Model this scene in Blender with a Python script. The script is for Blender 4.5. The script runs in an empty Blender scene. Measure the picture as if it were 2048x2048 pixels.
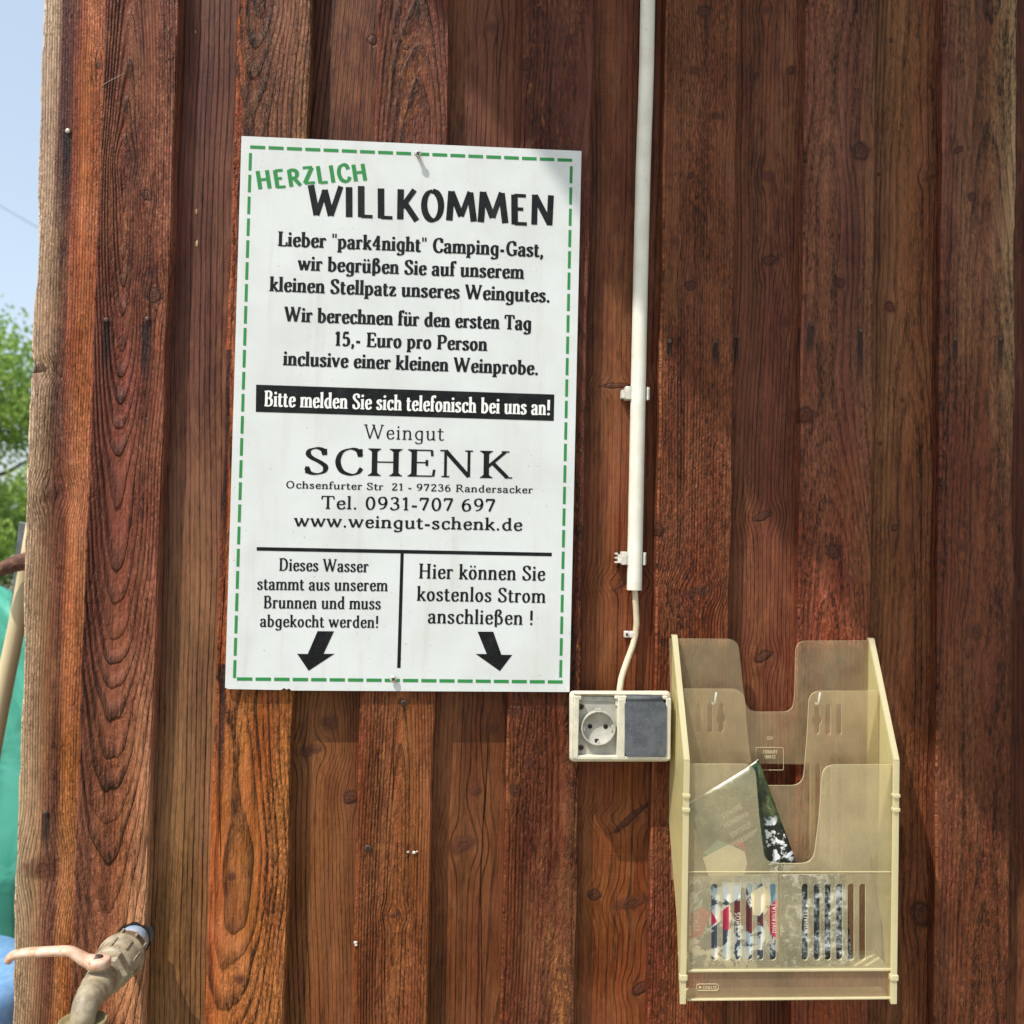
import bpy, bmesh, math, random
from math import sin, cos, pi, radians, sqrt, exp, floor
from mathutils import Vector, Matrix, noise as mnoise
from mathutils.geometry import tessellate_polygon

S = bpy.context.scene
COL = S.collection
R = random.Random(7)

# ------------------------------------------------------------------ camera
F = 0.96 * 2048.0            # focal length in pixels of the 2048 px photograph
zc = Vector((1668 / F, 78724 / F, -1)).normalized()     # world Z seen from the camera
xc = Vector((31476 / F, -648 / F, -1)); xc = (xc - zc * xc.dot(zc)).normalized()
yc = zc.cross(xc)
RW = Matrix((xc, yc, zc))    # camera vector -> world vector
DIST = 1.30
fwd = RW @ Vector((0, 0, -1))
CAM = -fwd * (DIST / fwd.y)
cd = bpy.data.cameras.new('camera'); cam = bpy.data.objects.new('camera', cd); COL.objects.link(cam)
cam.matrix_world = Matrix.Translation(CAM) @ RW.to_4x4()
cd.sensor_width = 36; cd.lens = 0.96 * 36; cd.clip_start = 0.05; cd.clip_end = 3000
cd.dof.use_dof = True; cd.dof.focus_distance = 1.28; cd.dof.aperture_fstop = 5.6
S.camera = cam

def at(px, py, Y=0.0):       # a point of the photograph (2048 px) on the plane y = Y
    d = RW @ Vector(((px - 1024) / F, (1024 - py) / F, -1))
    return CAM + d * ((Y - CAM.y) / d.y)

# ------------------------------------------------------------------ world, sun, exposure
SUN = Vector((1.22, 1.0, -2.55)).normalized()           # the way the light travels
el = math.asin(-SUN.z); az = math.atan2(-SUN.x, -SUN.y)
w = bpy.data.worlds.new('World'); S.world = w; w.use_nodes = True
nt = w.node_tree; bg = nt.nodes['Background']
sky = nt.nodes.new('ShaderNodeTexSky'); sky.sky_type = 'NISHITA'; sky.sun_disc = False
sky.sun_elevation = el; sky.sun_rotation = az; sky.air_density = 1.0; sky.dust_density = 2.5; sky.ozone_density = 1.0
nt.links.new(sky.outputs[0], bg.inputs[0]); bg.inputs[1].default_value = 0.12
veil = nt.nodes.new('ShaderNodeBackground'); veil.inputs[0].default_value = (.84, .96, 1.0, 1); veil.inputs[1].default_value = 0.40   # thin bright summer haze, the same all round
ad = nt.nodes.new('ShaderNodeAddShader'); nt.links.new(bg.outputs[0], ad.inputs[0]); nt.links.new(veil.outputs[0], ad.inputs[1])
nt.links.new(ad.outputs[0], nt.nodes['World Output'].inputs[0])
sd = bpy.data.lights.new('sun', 'SUN'); sd.energy = 5.0; sd.angle = radians(0.5); sd.color = (1.0, 0.95, 0.86)
so = bpy.data.objects.new('sun', sd); COL.objects.link(so)
so.rotation_euler = (-SUN).to_track_quat('Z', 'Y').to_euler()
S.view_settings.view_transform = 'Standard'; S.view_settings.look = 'None'
S.view_settings.gamma = 1; S.view_settings.use_curve_mapping = False
S.view_settings.exposure = 0.12
S.render.engine = 'CYCLES'
S.cycles.transparent_max_bounces = 24

# ------------------------------------------------------------------ helpers
def lin(c):
    return tuple(((v / 255) / 12.92 if v / 255 <= .04045 else ((v / 255 + .055) / 1.055) ** 2.4) for v in c) + (1,)

class NB:
    """small builder for shader nodes"""
    def __init__(s, name):
        s.mat = bpy.data.materials.new(name); s.mat.use_nodes = True
        s.nt = s.mat.node_tree; s.nt.nodes.clear()
        s.out = s.nt.nodes.new('ShaderNodeOutputMaterial')
    def _set(s, sock, v):
        if v is None: return
        if hasattr(v, 'is_output'): s.nt.links.new(v, sock)
        else: sock.default_value = v
    def n(s, t, outp=0, ins=None, **kw):
        nd = s.nt.nodes.new(t)
        for k, v in kw.items(): setattr(nd, k, v)
        for k, v in (ins or {}).items(): s._set(nd.inputs[k], v)
        return nd.outputs[outp]
    def m(s, op, a, b=None, c=None, clamp=False):
        return s.n('ShaderNodeMath', 0, {i: v for i, v in enumerate((a, b, c)) if v is not None}, operation=op, use_clamp=clamp)
    def add(s, a, b): return s.m('ADD', a, b)
    def sub(s, a, b): return s.m('SUBTRACT', a, b)
    def mul(s, a, b): return s.m('MULTIPLY', a, b)
    def mad(s, a, b, c): return s.m('MULTIPLY_ADD', a, b, c)
    def ss(s, v, a, b, c=0.0, d=1.0):
        return s.n('ShaderNodeMapRange', 0, {0: v, 1: a, 2: b, 3: c, 4: d}, interpolation_type='SMOOTHSTEP')
    def xyz(s, x, y, z): return s.n('ShaderNodeCombineXYZ', 0, {0: x, 1: y, 2: z})
    def noise(s, vec, scale=1.0, detail=2.0, rough=.5, dist=0.0, col=False):
        return s.n('ShaderNodeTexNoise', 'Color' if col else 'Fac', {'Vector': vec, 'Scale': scale, 'Detail': detail, 'Roughness': rough, 'Distortion': dist})
    def mix(s, f, a, b, bt='MIX'):
        nd = s.nt.nodes.new('ShaderNodeMix'); nd.data_type = 'RGBA'; nd.blend_type = bt
        s._set(nd.inputs[0], f); s._set(nd.inputs[6], a); s._set(nd.inputs[7], b)
        return nd.outputs[2]
    def ramp(s, f, stops, interp='LINEAR'):
        nd = s.nt.nodes.new('ShaderNodeValToRGB'); cr = nd.color_ramp; cr.interpolation = interp
        while len(cr.elements) < len(stops): cr.elements.new(0.5)
        for e, (p, c) in zip(cr.elements, stops): e.position = p; e.color = lin(c) if max(c) > 1.001 else tuple(c) + (1,)
        s._set(nd.inputs[0], f); return nd.outputs[0]
    def bsdf(s, col, rough=.5, spec=.5, normal=None, metal=0.0, **kw):
        ins = {'Base Color': col, 'Roughness': rough, 'Specular IOR Level': spec, 'Metallic': metal}
        if normal is not None: ins['Normal'] = normal
        ins.update(kw)
        return s.n('ShaderNodeBsdfPrincipled', 0, ins)
    def bump(s, h, dist=1.0, strength=1.0):
        return s.n('ShaderNodeBump', 0, {'Strength': strength, 'Distance': dist, 'Height': h})
    def done(s, sh):
        s.nt.links.new(sh, s.out.inputs[0]); return s.mat
    def obj(s): return s.n('ShaderNodeTexCoord', 'Object')

def simple(name, c1, c2=None, rough=.6, scale=60, bump=.0004, bscale=300, spec=.4, metal=0.0, speck=None):
    b = NB(name); P = b.obj()
    n1 = b.noise(P, scale, 4, .6)
    col = b.mix(b.ss(n1, .35, .65), lin(c1), lin(c2 or c1))
    if speck:
        n3 = b.noise(P, speck[0], 2, .5)
        col = b.mix(b.ss(n3, speck[1], speck[1] + .04), col, lin(speck[2]))
    h = b.mul(b.noise(P, bscale, 3, .6), bump)
    return b.done(b.bsdf(col, rough, spec, b.bump(h), metal))

def link(name, me, mats, parent=None):
    o = bpy.data.objects.new(name, me); COL.objects.link(o)
    if not isinstance(mats, (list, tuple)): mats = [mats]
    if not me.materials:
        for m_ in mats: me.materials.append(m_)
    if parent is not None: o.parent = parent
    return o

def build(name, bm, mats, parent=None, smooth=False, origin=None):
    """bmesh in world coordinates -> one object; its origin moves to `origin`"""
    if origin is None and parent is None:
        vs = [v.co for v in bm.verts]
        origin = Vector((sum(v.x for v in vs) / len(vs), sum(v.y for v in vs) / len(vs), min(v.z for v in vs)))
    po = parent['_o'] if parent is not None and '_o' in parent else (0, 0, 0)
    base = Vector(po)
    o_w = Vector(origin) if origin is not None else base
    bmesh.ops.translate(bm, verts=bm.verts, vec=-o_w)
    me = bpy.data.meshes.new(name); bm.to_mesh(me); bm.free()
    if smooth:
        for p in me.polygons: p.use_smooth = True
    o = link(name, me, mats, parent)
    o.location = o_w - base; ORG[o.name] = o_w
    o['_o'] = tuple(o_w)
    return o
ORG = {}

def tag(o, label=None, cat=None, group=None, kind=None):
    for k, v in (('label', label), ('category', cat), ('group', group), ('kind', kind)):
        if v: o[k] = v
    return o

def thing(name, label, cat, loc, group=None):
    o = bpy.data.objects.new(name, None); COL.objects.link(o); o.location = loc
    o['_o'] = tuple(loc); o.empty_display_size = .05
    return tag(o, label, cat, group)

def add_box(bm, lo, hi, bev=0.0, seg=2, mat=0):
    vs = [bm.verts.new((x, y, z)) for x in (lo[0], hi[0]) for y in (lo[1], hi[1]) for z in (lo[2], hi[2])]
    fs = [bm.faces.new([vs[i] for i in f]) for f in ((0, 1, 3, 2), (4, 6, 7, 5), (0, 4, 5, 1), (2, 3, 7, 6), (0, 2, 6, 4), (1, 5, 7, 3))]
    for f in fs: f.material_index = mat
    if bev:
        es = list({e for f in fs for e in f.edges})
        r = bmesh.ops.bevel(bm, geom=es, offset=bev, segments=seg, affect='EDGES', profile=.5)
        for f in r['faces']: f.material_index = mat; f.smooth = True
    return vs

def frame(axis):
    a = Vector(axis).normalized(); t = Vector((0, 0, 1)) if abs(a.z) < .9 else Vector((1, 0, 0))
    u = a.cross(t).normalized(); return a, u, a.cross(u)

def add_lathe(bm, prof, org, axis, seg=32, mat=0, cap=True):
    a, u, v = frame(axis); org = Vector(org); rings = []
    for r, h in prof:
        rings.append([bm.verts.new(org + a * h + (u * cos(2 * pi * i / seg) + v * sin(2 * pi * i / seg)) * r) for i in range(seg)])
    for A, B in zip(rings, rings[1:]):
        for i in range(seg):
            f = bm.faces.new((A[i], A[(i + 1) % seg], B[(i + 1) % seg], B[i])); f.smooth = True; f.material_index = mat
    if cap:
        for rg, rv in ((rings[0], True), (rings[-1], False)):
            f = bm.faces.new(rg[::-1] if rv else rg); f.material_index = mat

def catmull(P, n=6):
    if len(P) < 3: return [Vector(p) for p in P]
    P = [Vector(p) for p in P]; Q = [P[0] * 2 - P[1]] + P + [P[-1] * 2 - P[-2]]; out = []
    for i in range(1, len(Q) - 2):
        a, b, c, d = Q[i - 1:i + 3]
        for k in range(n):
            t = k / n
            out.append(.5 * ((2 * b) + (c - a) * t + (2 * a - 5 * b + 4 * c - d) * t * t + (3 * b - a - 3 * c + d) * t ** 3))
    return out + [P[-1]]

def add_tube(bm, pts, rad, seg=14, mat=0, sy=1.0, cap=True, spline=0):
    """sweep; rad: number or one per point; sy squashes the section"""
    pts = [Vector(p) for p in pts]
    if not isinstance(rad, (list, tuple)): rad = [rad] * len(pts)
    if spline:
        rr = catmull([(r, 0, 0) for r in rad], spline); pts = catmull(pts, spline); rad = [r.x for r in rr]
    rings = []; up = None
    for i, p in enumerate(pts):
        t = (pts[min(i + 1, len(pts) - 1)] - pts[max(i - 1, 0)]).normalized()
        if up is None: _, u, v = frame(t)
        else:
            u = (up - t * up.dot(t)).normalized(); v = t.cross(u)
        up = u
        rings.append([bm.verts.new(p + (u * cos(2 * pi * k / seg) + v * sin(2 * pi * k / seg) * sy) * rad[i]) for k in range(seg)])
    for A, B in zip(rings, rings[1:]):
        for k in range(seg):
            f = bm.faces.new((A[k], A[(k + 1) % seg], B[(k + 1) % seg], B[k])); f.smooth = True; f.material_index = mat
    if cap:
        bm.faces.new(rings[0][::-1]).material_index = mat; bm.faces.new(rings[-1]).material_index = mat

def add_prism(bm, loops, fn, th, mat=0, edge_mat=None):
    """flat outline (with holes) given in 2-D; fn(p, t) -> 3-D point at depth t"""
    if edge_mat is None: edge_mat = mat
    tri = tessellate_polygon([[Vector((p[0], p[1], 0)) for p in L] for L in loops])
    flat = [p for L in loops for p in L]
    A = [bm.verts.new(fn(p, 0)) for p in flat]; B = [bm.verts.new(fn(p, th)) for p in flat]
    for t in tri:
        try:
            bm.faces.new([A[i] for i in t]).material_index = mat
            bm.faces.new([B[i] for i in t[::-1]]).material_index = mat
        except ValueError: pass
    o = 0
    for L in loops:
        n = len(L)
        for i in range(n):
            a, b_ = o + i, o + (i + 1) % n
            f = bm.faces.new((A[a], A[b_], B[b_], B[a])); f.material_index = edge_mat
        o += n
    bmesh.ops.recalc_face_normals(bm, faces=bm.faces)

def round_poly(pts, r, seg=6):
    """round the corners of an outline; r: number or one per corner"""
    out = []; n = len(pts)
    for i in range(n):
        rr = r[i] if isinstance(r, (list, tuple)) else r
        p = Vector(pts[i]).to_2d(); a = Vector(pts[i - 1]).to_2d(); b = Vector(pts[(i + 1) % n]).to_2d()
        if rr <= 0: out.append((p.x, p.y)); continue
        da = (a - p); db = (b - p); la, lb = da.length, db.length
        rr = min(rr, la * .49, lb * .49); A = p + da / la * rr; B = p + db / lb * rr
        for k in range(seg + 1):
            t = k / seg; q = A * (1 - t) ** 2 + p * 2 * t * (1 - t) + B * t * t
            out.append((q.x, q.y))
    return out

# ------------------------------------------------------------------ timber
TINT = (.76, .585, .43)
def wood(name, W, top, bot, pith, ring, seed, knots=(), stains=(), cracks=(), relief=1.0, late_dark=.35,
         wob=.03, tilt=0.0, zr=(.45, -.45), lp=.30, wear=.0, wearcol=(200, 150, 95), saw=.3, crink=1.0, bend=.02, gain=1.0, rough=.55, tint=TINT, jit=.5, rr=1.0):
    b = NB(name); P = b.obj()
    sep = b.nt.nodes.new('ShaderNodeSeparateXYZ'); b.nt.links.new(P, sep.inputs[0])
    x, y, z = sep.outputs
    xs = b.add(x, y)
    n1 = b.noise(b.xyz(b.mul(x, 3.0), seed, b.mul(z, 1.6)), 1, 1.5)
    n2 = b.noise(b.xyz(b.mul(x, 5.0), seed + 9.3, b.mul(z, 3.4)), 1, 2)
    xe = b.mad(b.sub(n1, .5), bend * 2, xs)
    kmask = None; kedge = None; kring = None
    nk = b.noise(b.xyz(b.mul(x, 90), seed + 11, b.mul(z, 90)), 1, 3, .6) if knots else None
    rk = random.Random(int(seed * 100))
    for (kx, kz, ka, kb) in knots:
        dx0 = b.sub(x, kx); dz0 = b.sub(z, kz); an = rk.uniform(-.15, .75); ca, sa = cos(an), sin(an)
        dx = b.add(b.mul(dx0, ca), b.mul(dz0, sa)); dz = b.sub(b.mul(dz0, ca), b.mul(dx0, sa))
        q = b.m('SQRT', b.add(b.m('POWER', b.m('ABSOLUTE', b.mul(dx, 1 / ka)), 2), b.m('POWER', b.m('ABSOLUTE', b.mul(dz, 1 / kb)), 2)))
        qn = b.mad(b.sub(nk, .5), 1.5, q)
        g = b.m('EXPONENT', b.mul(b.add(b.m('POWER', b.m('ABSOLUTE', b.mul(dx0, 1 / (ka * 1.9))), 2), b.m('POWER', b.m('ABSOLUTE', b.mul(dz0, 1 / (kb * 3.6))), 2)), -1))
        xe = b.sub(xe, b.mul(b.mul(dx0, g), .8))
        hard = rk.random() < .5
        mk = b.ss(qn, 1.15 if hard else 1.5, .8 if hard else .35); e = b.mul(b.m('EXPONENT', b.mul(b.m('POWER', b.m('ABSOLUTE', b.mul(b.sub(qn, 1.0), 4.0)), 2), -1)), .85 if hard else .25)
        kr = b.mul(mk, b.m('SINE', b.mul(qn, 13)))
        kmask = mk if kmask is None else b.m('MAXIMUM', kmask, mk)
        kedge = e if kedge is None else b.m('MAXIMUM', kedge, e)
        kring = kr if kring is None else b.add(kring, kr)
    rx = b.sub(xe, pith[0]); ry = b.add(b.mad(b.sub(n1, .5), wob * 3.2, b.mul(z, tilt)), b.add(b.mul(b.sub(n2, .5), wob), pith[1]))
    r = b.m('SQRT', b.add(b.mul(rx, rx), b.mul(ry, ry)))
    nf = b.noise(b.xyz(b.mul(xs, 60), seed, b.mul(z, 9)), 1, 3, .6)
    nm = b.noise(b.xyz(b.mul(xs, 14), seed + 3, b.mul(z, 2.0)), 1, 2)
    ph = b.add(b.mul(r, 1 / ring), b.add(b.mul(b.sub(nf, .5), jit), b.mul(b.sub(nm, .5), 2.4)))
    fr = b.m('FRACT', ph)
    late = b.mul(b.ss(fr, lp, .86), b.ss(fr, 1.0, .90))
    wn = b.n('ShaderNodeTexWhiteNoise', 0, {'W': b.m('FLOOR', ph)}, noise_dimensions='1D')
    lv = b.mul(late, b.mad(wn, .7, .4))
    # fibres, wrinkles, saw marks
    fib = b.noise(b.xyz(b.mul(xs, 620), seed, b.mul(z, 26)), 1, 3, .65)
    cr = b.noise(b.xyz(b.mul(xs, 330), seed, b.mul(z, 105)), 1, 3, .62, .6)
    cr2 = b.noise(b.xyz(b.mul(xs, 120), seed + 5, b.mul(z, 30)), 1, 3, .6, .8)
    sw = b.noise(b.xyz(b.mul(xs, 18), seed, b.mul(z, 520)), 1, 2, .5)
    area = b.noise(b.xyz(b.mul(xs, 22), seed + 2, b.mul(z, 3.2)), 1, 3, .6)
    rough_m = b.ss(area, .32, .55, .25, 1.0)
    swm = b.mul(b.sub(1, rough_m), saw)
    streak = b.noise(b.xyz(b.mul(xs, 75), seed + 1, b.mul(z, 1.6)), 1, 4, .62)
    blot = b.noise(b.xyz(b.mul(xs, 16), seed + 4, b.mul(z, 4.5)), 1, 4, .6, .4)
    # colour
    u = b.add(b.mad(x, 1 / W, .5), b.add(b.mul(b.sub(nm, .5), .30), b.mul(b.sub(streak, .5), .30)))
    zf = b.ss(b.add(z, b.add(b.mul(b.sub(area, .5), .5), b.mul(b.sub(streak, .5), .3))), zr[0], zr[1])
    col = b.mix(zf, b.ramp(u, top), b.ramp(u, bot))
    val = b.add(b.mad(b.sub(streak, .5), 1.3, 1.0), b.add(b.mul(b.sub(blot, .5), 1.3), b.mul(b.sub(fib, .5), 1.5)))
    val = b.sub(val, b.mul(lv, late_dark))
    val = b.add(val, b.add(b.mul(b.mul(b.sub(cr, .5), rough_m), 2.1 * crink), b.mul(b.mul(b.sub(sw, .5), swm), .5)))  # wrinkle noise also darkens the colour: occlusion shading painted into the valleys
    val = b.mul(b.m('MAXIMUM', b.mad(b.sub(val, 1.0), 1.22, 1.0), .10), gain)
    col = b.n('ShaderNodeVectorMath', 0, {0: col, 'Scale': val}, operation='SCALE')
    # hue drift
    hn = b.noise(b.xyz(b.mul(xs, 30), seed + 7, b.mul(z, 5)), 1, 3, .6)
    hs = b.n('ShaderNodeHueSaturation', 0, {'Hue': b.mad(b.sub(hn, .5), .045, .506), 'Saturation': b.mad(b.sub(blot, .5), -.5, 1.0), 'Color': col})
    col = hs
    fd = b.noise(b.xyz(b.mul(xs, 12), seed + 13, b.mul(z, 2.6)), 1, 5, .65)
    col = b.mix(b.mul(b.ss(b.mad(b.sub(cr2, .5), .5, fd), .50, .72), .20), col, lin((196, 150, 112)))
    if wear:
        wm = b.mul(b.ss(b.add(area, b.mul(b.sub(cr2, .5), .7)), .60, .74), b.ss(cr, .42, .60))
        col = b.mix(b.mul(wm, wear), col, lin(wearcol))
    col = b.n('ShaderNodeVectorMath', 0, {0: col, 1: tint}, operation='MULTIPLY')
    relief *= 2.5
    hgt = b.mul(lv, .00075 * relief * rr)
    hgt = b.mad(fib, .00016 * relief, hgt)
    hgt = b.mad(b.mul(cr, rough_m), .0019 * crink * relief, hgt)
    hgt = b.mad(cr2, .0011 * crink * relief, hgt)
    hgt = b.mad(b.mul(sw, swm), .0007, hgt)
    if kmask is not None:
        kc = b.mix(b.mad(kring, .3, .45), lin((44, 22, 18)), lin((96, 54, 36)))
        col = b.mix(b.mul(kmask, .85), col, kc)
        col = b.mix(b.mul(kedge, .66), col, lin((38, 20, 16)))
        hgt = b.add(hgt, b.mul(b.sub(b.mul(kmask, .4), kedge), .0008))
    for (sx, sz, hw, ln) in stains:
        a = b.ss(b.m('ABSOLUTE', b.add(b.sub(xs, sx), b.mul(b.sub(nf, .5), .004))), hw * 1.15, hw * .6)
        m_ = b.mul(a, b.mul(b.ss(z, sz + .003, sz - .001), b.ss(b.add(z, b.mul(b.sub(streak, .5), .05)), sz - ln, sz - ln * .35)))
        col = b.mix(b.mul(m_, .82), col, lin((32, 25, 27)))
    for (cx, z0, z1, hw) in cracks:
        a = b.ss(b.m('ABSOLUTE', b.add(b.sub(x, cx), b.add(b.mul(b.sub(n1, .5), .05), b.mul(b.sub(nf, .5), .006)))), hw, hw * .35)
        m_ = b.mul(a, b.mul(b.ss(z, z0, z0 + .05), b.ss(z, z1, z1 - .05)))
        col = b.mix(m_, col, lin((22, 12, 9)))
        hgt = b.mad(m_, -.002, hgt)
    rg = b.mad(b.sub(cr, .5), .25, rough)
    return b.done(b.bsdf(col, rg, .22, b.bump(hgt)))

ZB, ZT = -1.52, 2.42
def plank_mesh(xl, xr, Y, th, seed, wl=.0012, wr=.0012, notch=(), org=None):
    """xl, xr: functions of z. bevelled section with slightly uneven edges, split in rows"""
    bm = bmesh.new(); rows = []
    zs = [ZB + .12 * i for i in range(6)]; z = zs[-1]
    while z < .86: z += .018; zs.append(z)
    while z < ZT - .15: z += .12; zs.append(z)
    zs.append(ZT)
    c = .0022
    for z in zs:
        nl = mnoise.noise(Vector((seed, z * 7, 0))) * wl * 2.2 + mnoise.noise(Vector((seed, z * 45, 3))) * wl
        nr = mnoise.noise(Vector((seed + 31, z * 7, 0))) * wr * 2.2 + mnoise.noise(Vector((seed + 31, z * 45, 3))) * wr
        for (nz, nh, nd) in notch: nl += nd * exp(-((z - nz) / nh) ** 2)
        a, b_ = xl(z) + nl, xr(z) + nr
        dy = mnoise.noise(Vector((seed, z * 2.5, 8))) * .0006
        pr = [(a, Y + th), (a, Y + c + dy), (a + c, Y + dy)]
        for k in (1, 2, 3): pr.append((a + (b_ - a) * k / 4, Y + dy + mnoise.noise(Vector((seed + k, z * 4, 1))) * .0007))
        pr += [(b_ - c, Y + dy), (b_, Y + c + dy), (b_, Y + th)]
        rows.append([bm.verts.new((p[0], p[1], z)) for p in pr])
    for A, B in zip(rows, rows[1:]):
        n = len(A)
        for i in range(n): bm.faces.new((A[i], A[(i + 1) % n], B[(i + 1) % n], B[i]))
    bm.faces.new(rows[0]); bm.faces.new(rows[-1][::-1])
    bmesh.ops.recalc_face_normals(bm, faces=bm.faces)
    return bm

def edge(pt, pb, Y):
    a, b_ = at(pt, 0, Y), at(pb, 2048, Y)
    return lambda z: a.x + (b_.x - a.x) * (z - a.z) / (b_.z - a.z) if -.9 < z < .9 else a.x + (b_.x - a.x) * (max(-.9, min(.9, z)) - a.z) / (b_.z - a.z)

shed = thing('wooden_shed', 'dark red-brown timber shed wall of vertical board-on-board cladding filling the picture', 'shed', (0, 0.03, ZB))

gr = (176, 158, 140)
YR = .021
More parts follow.
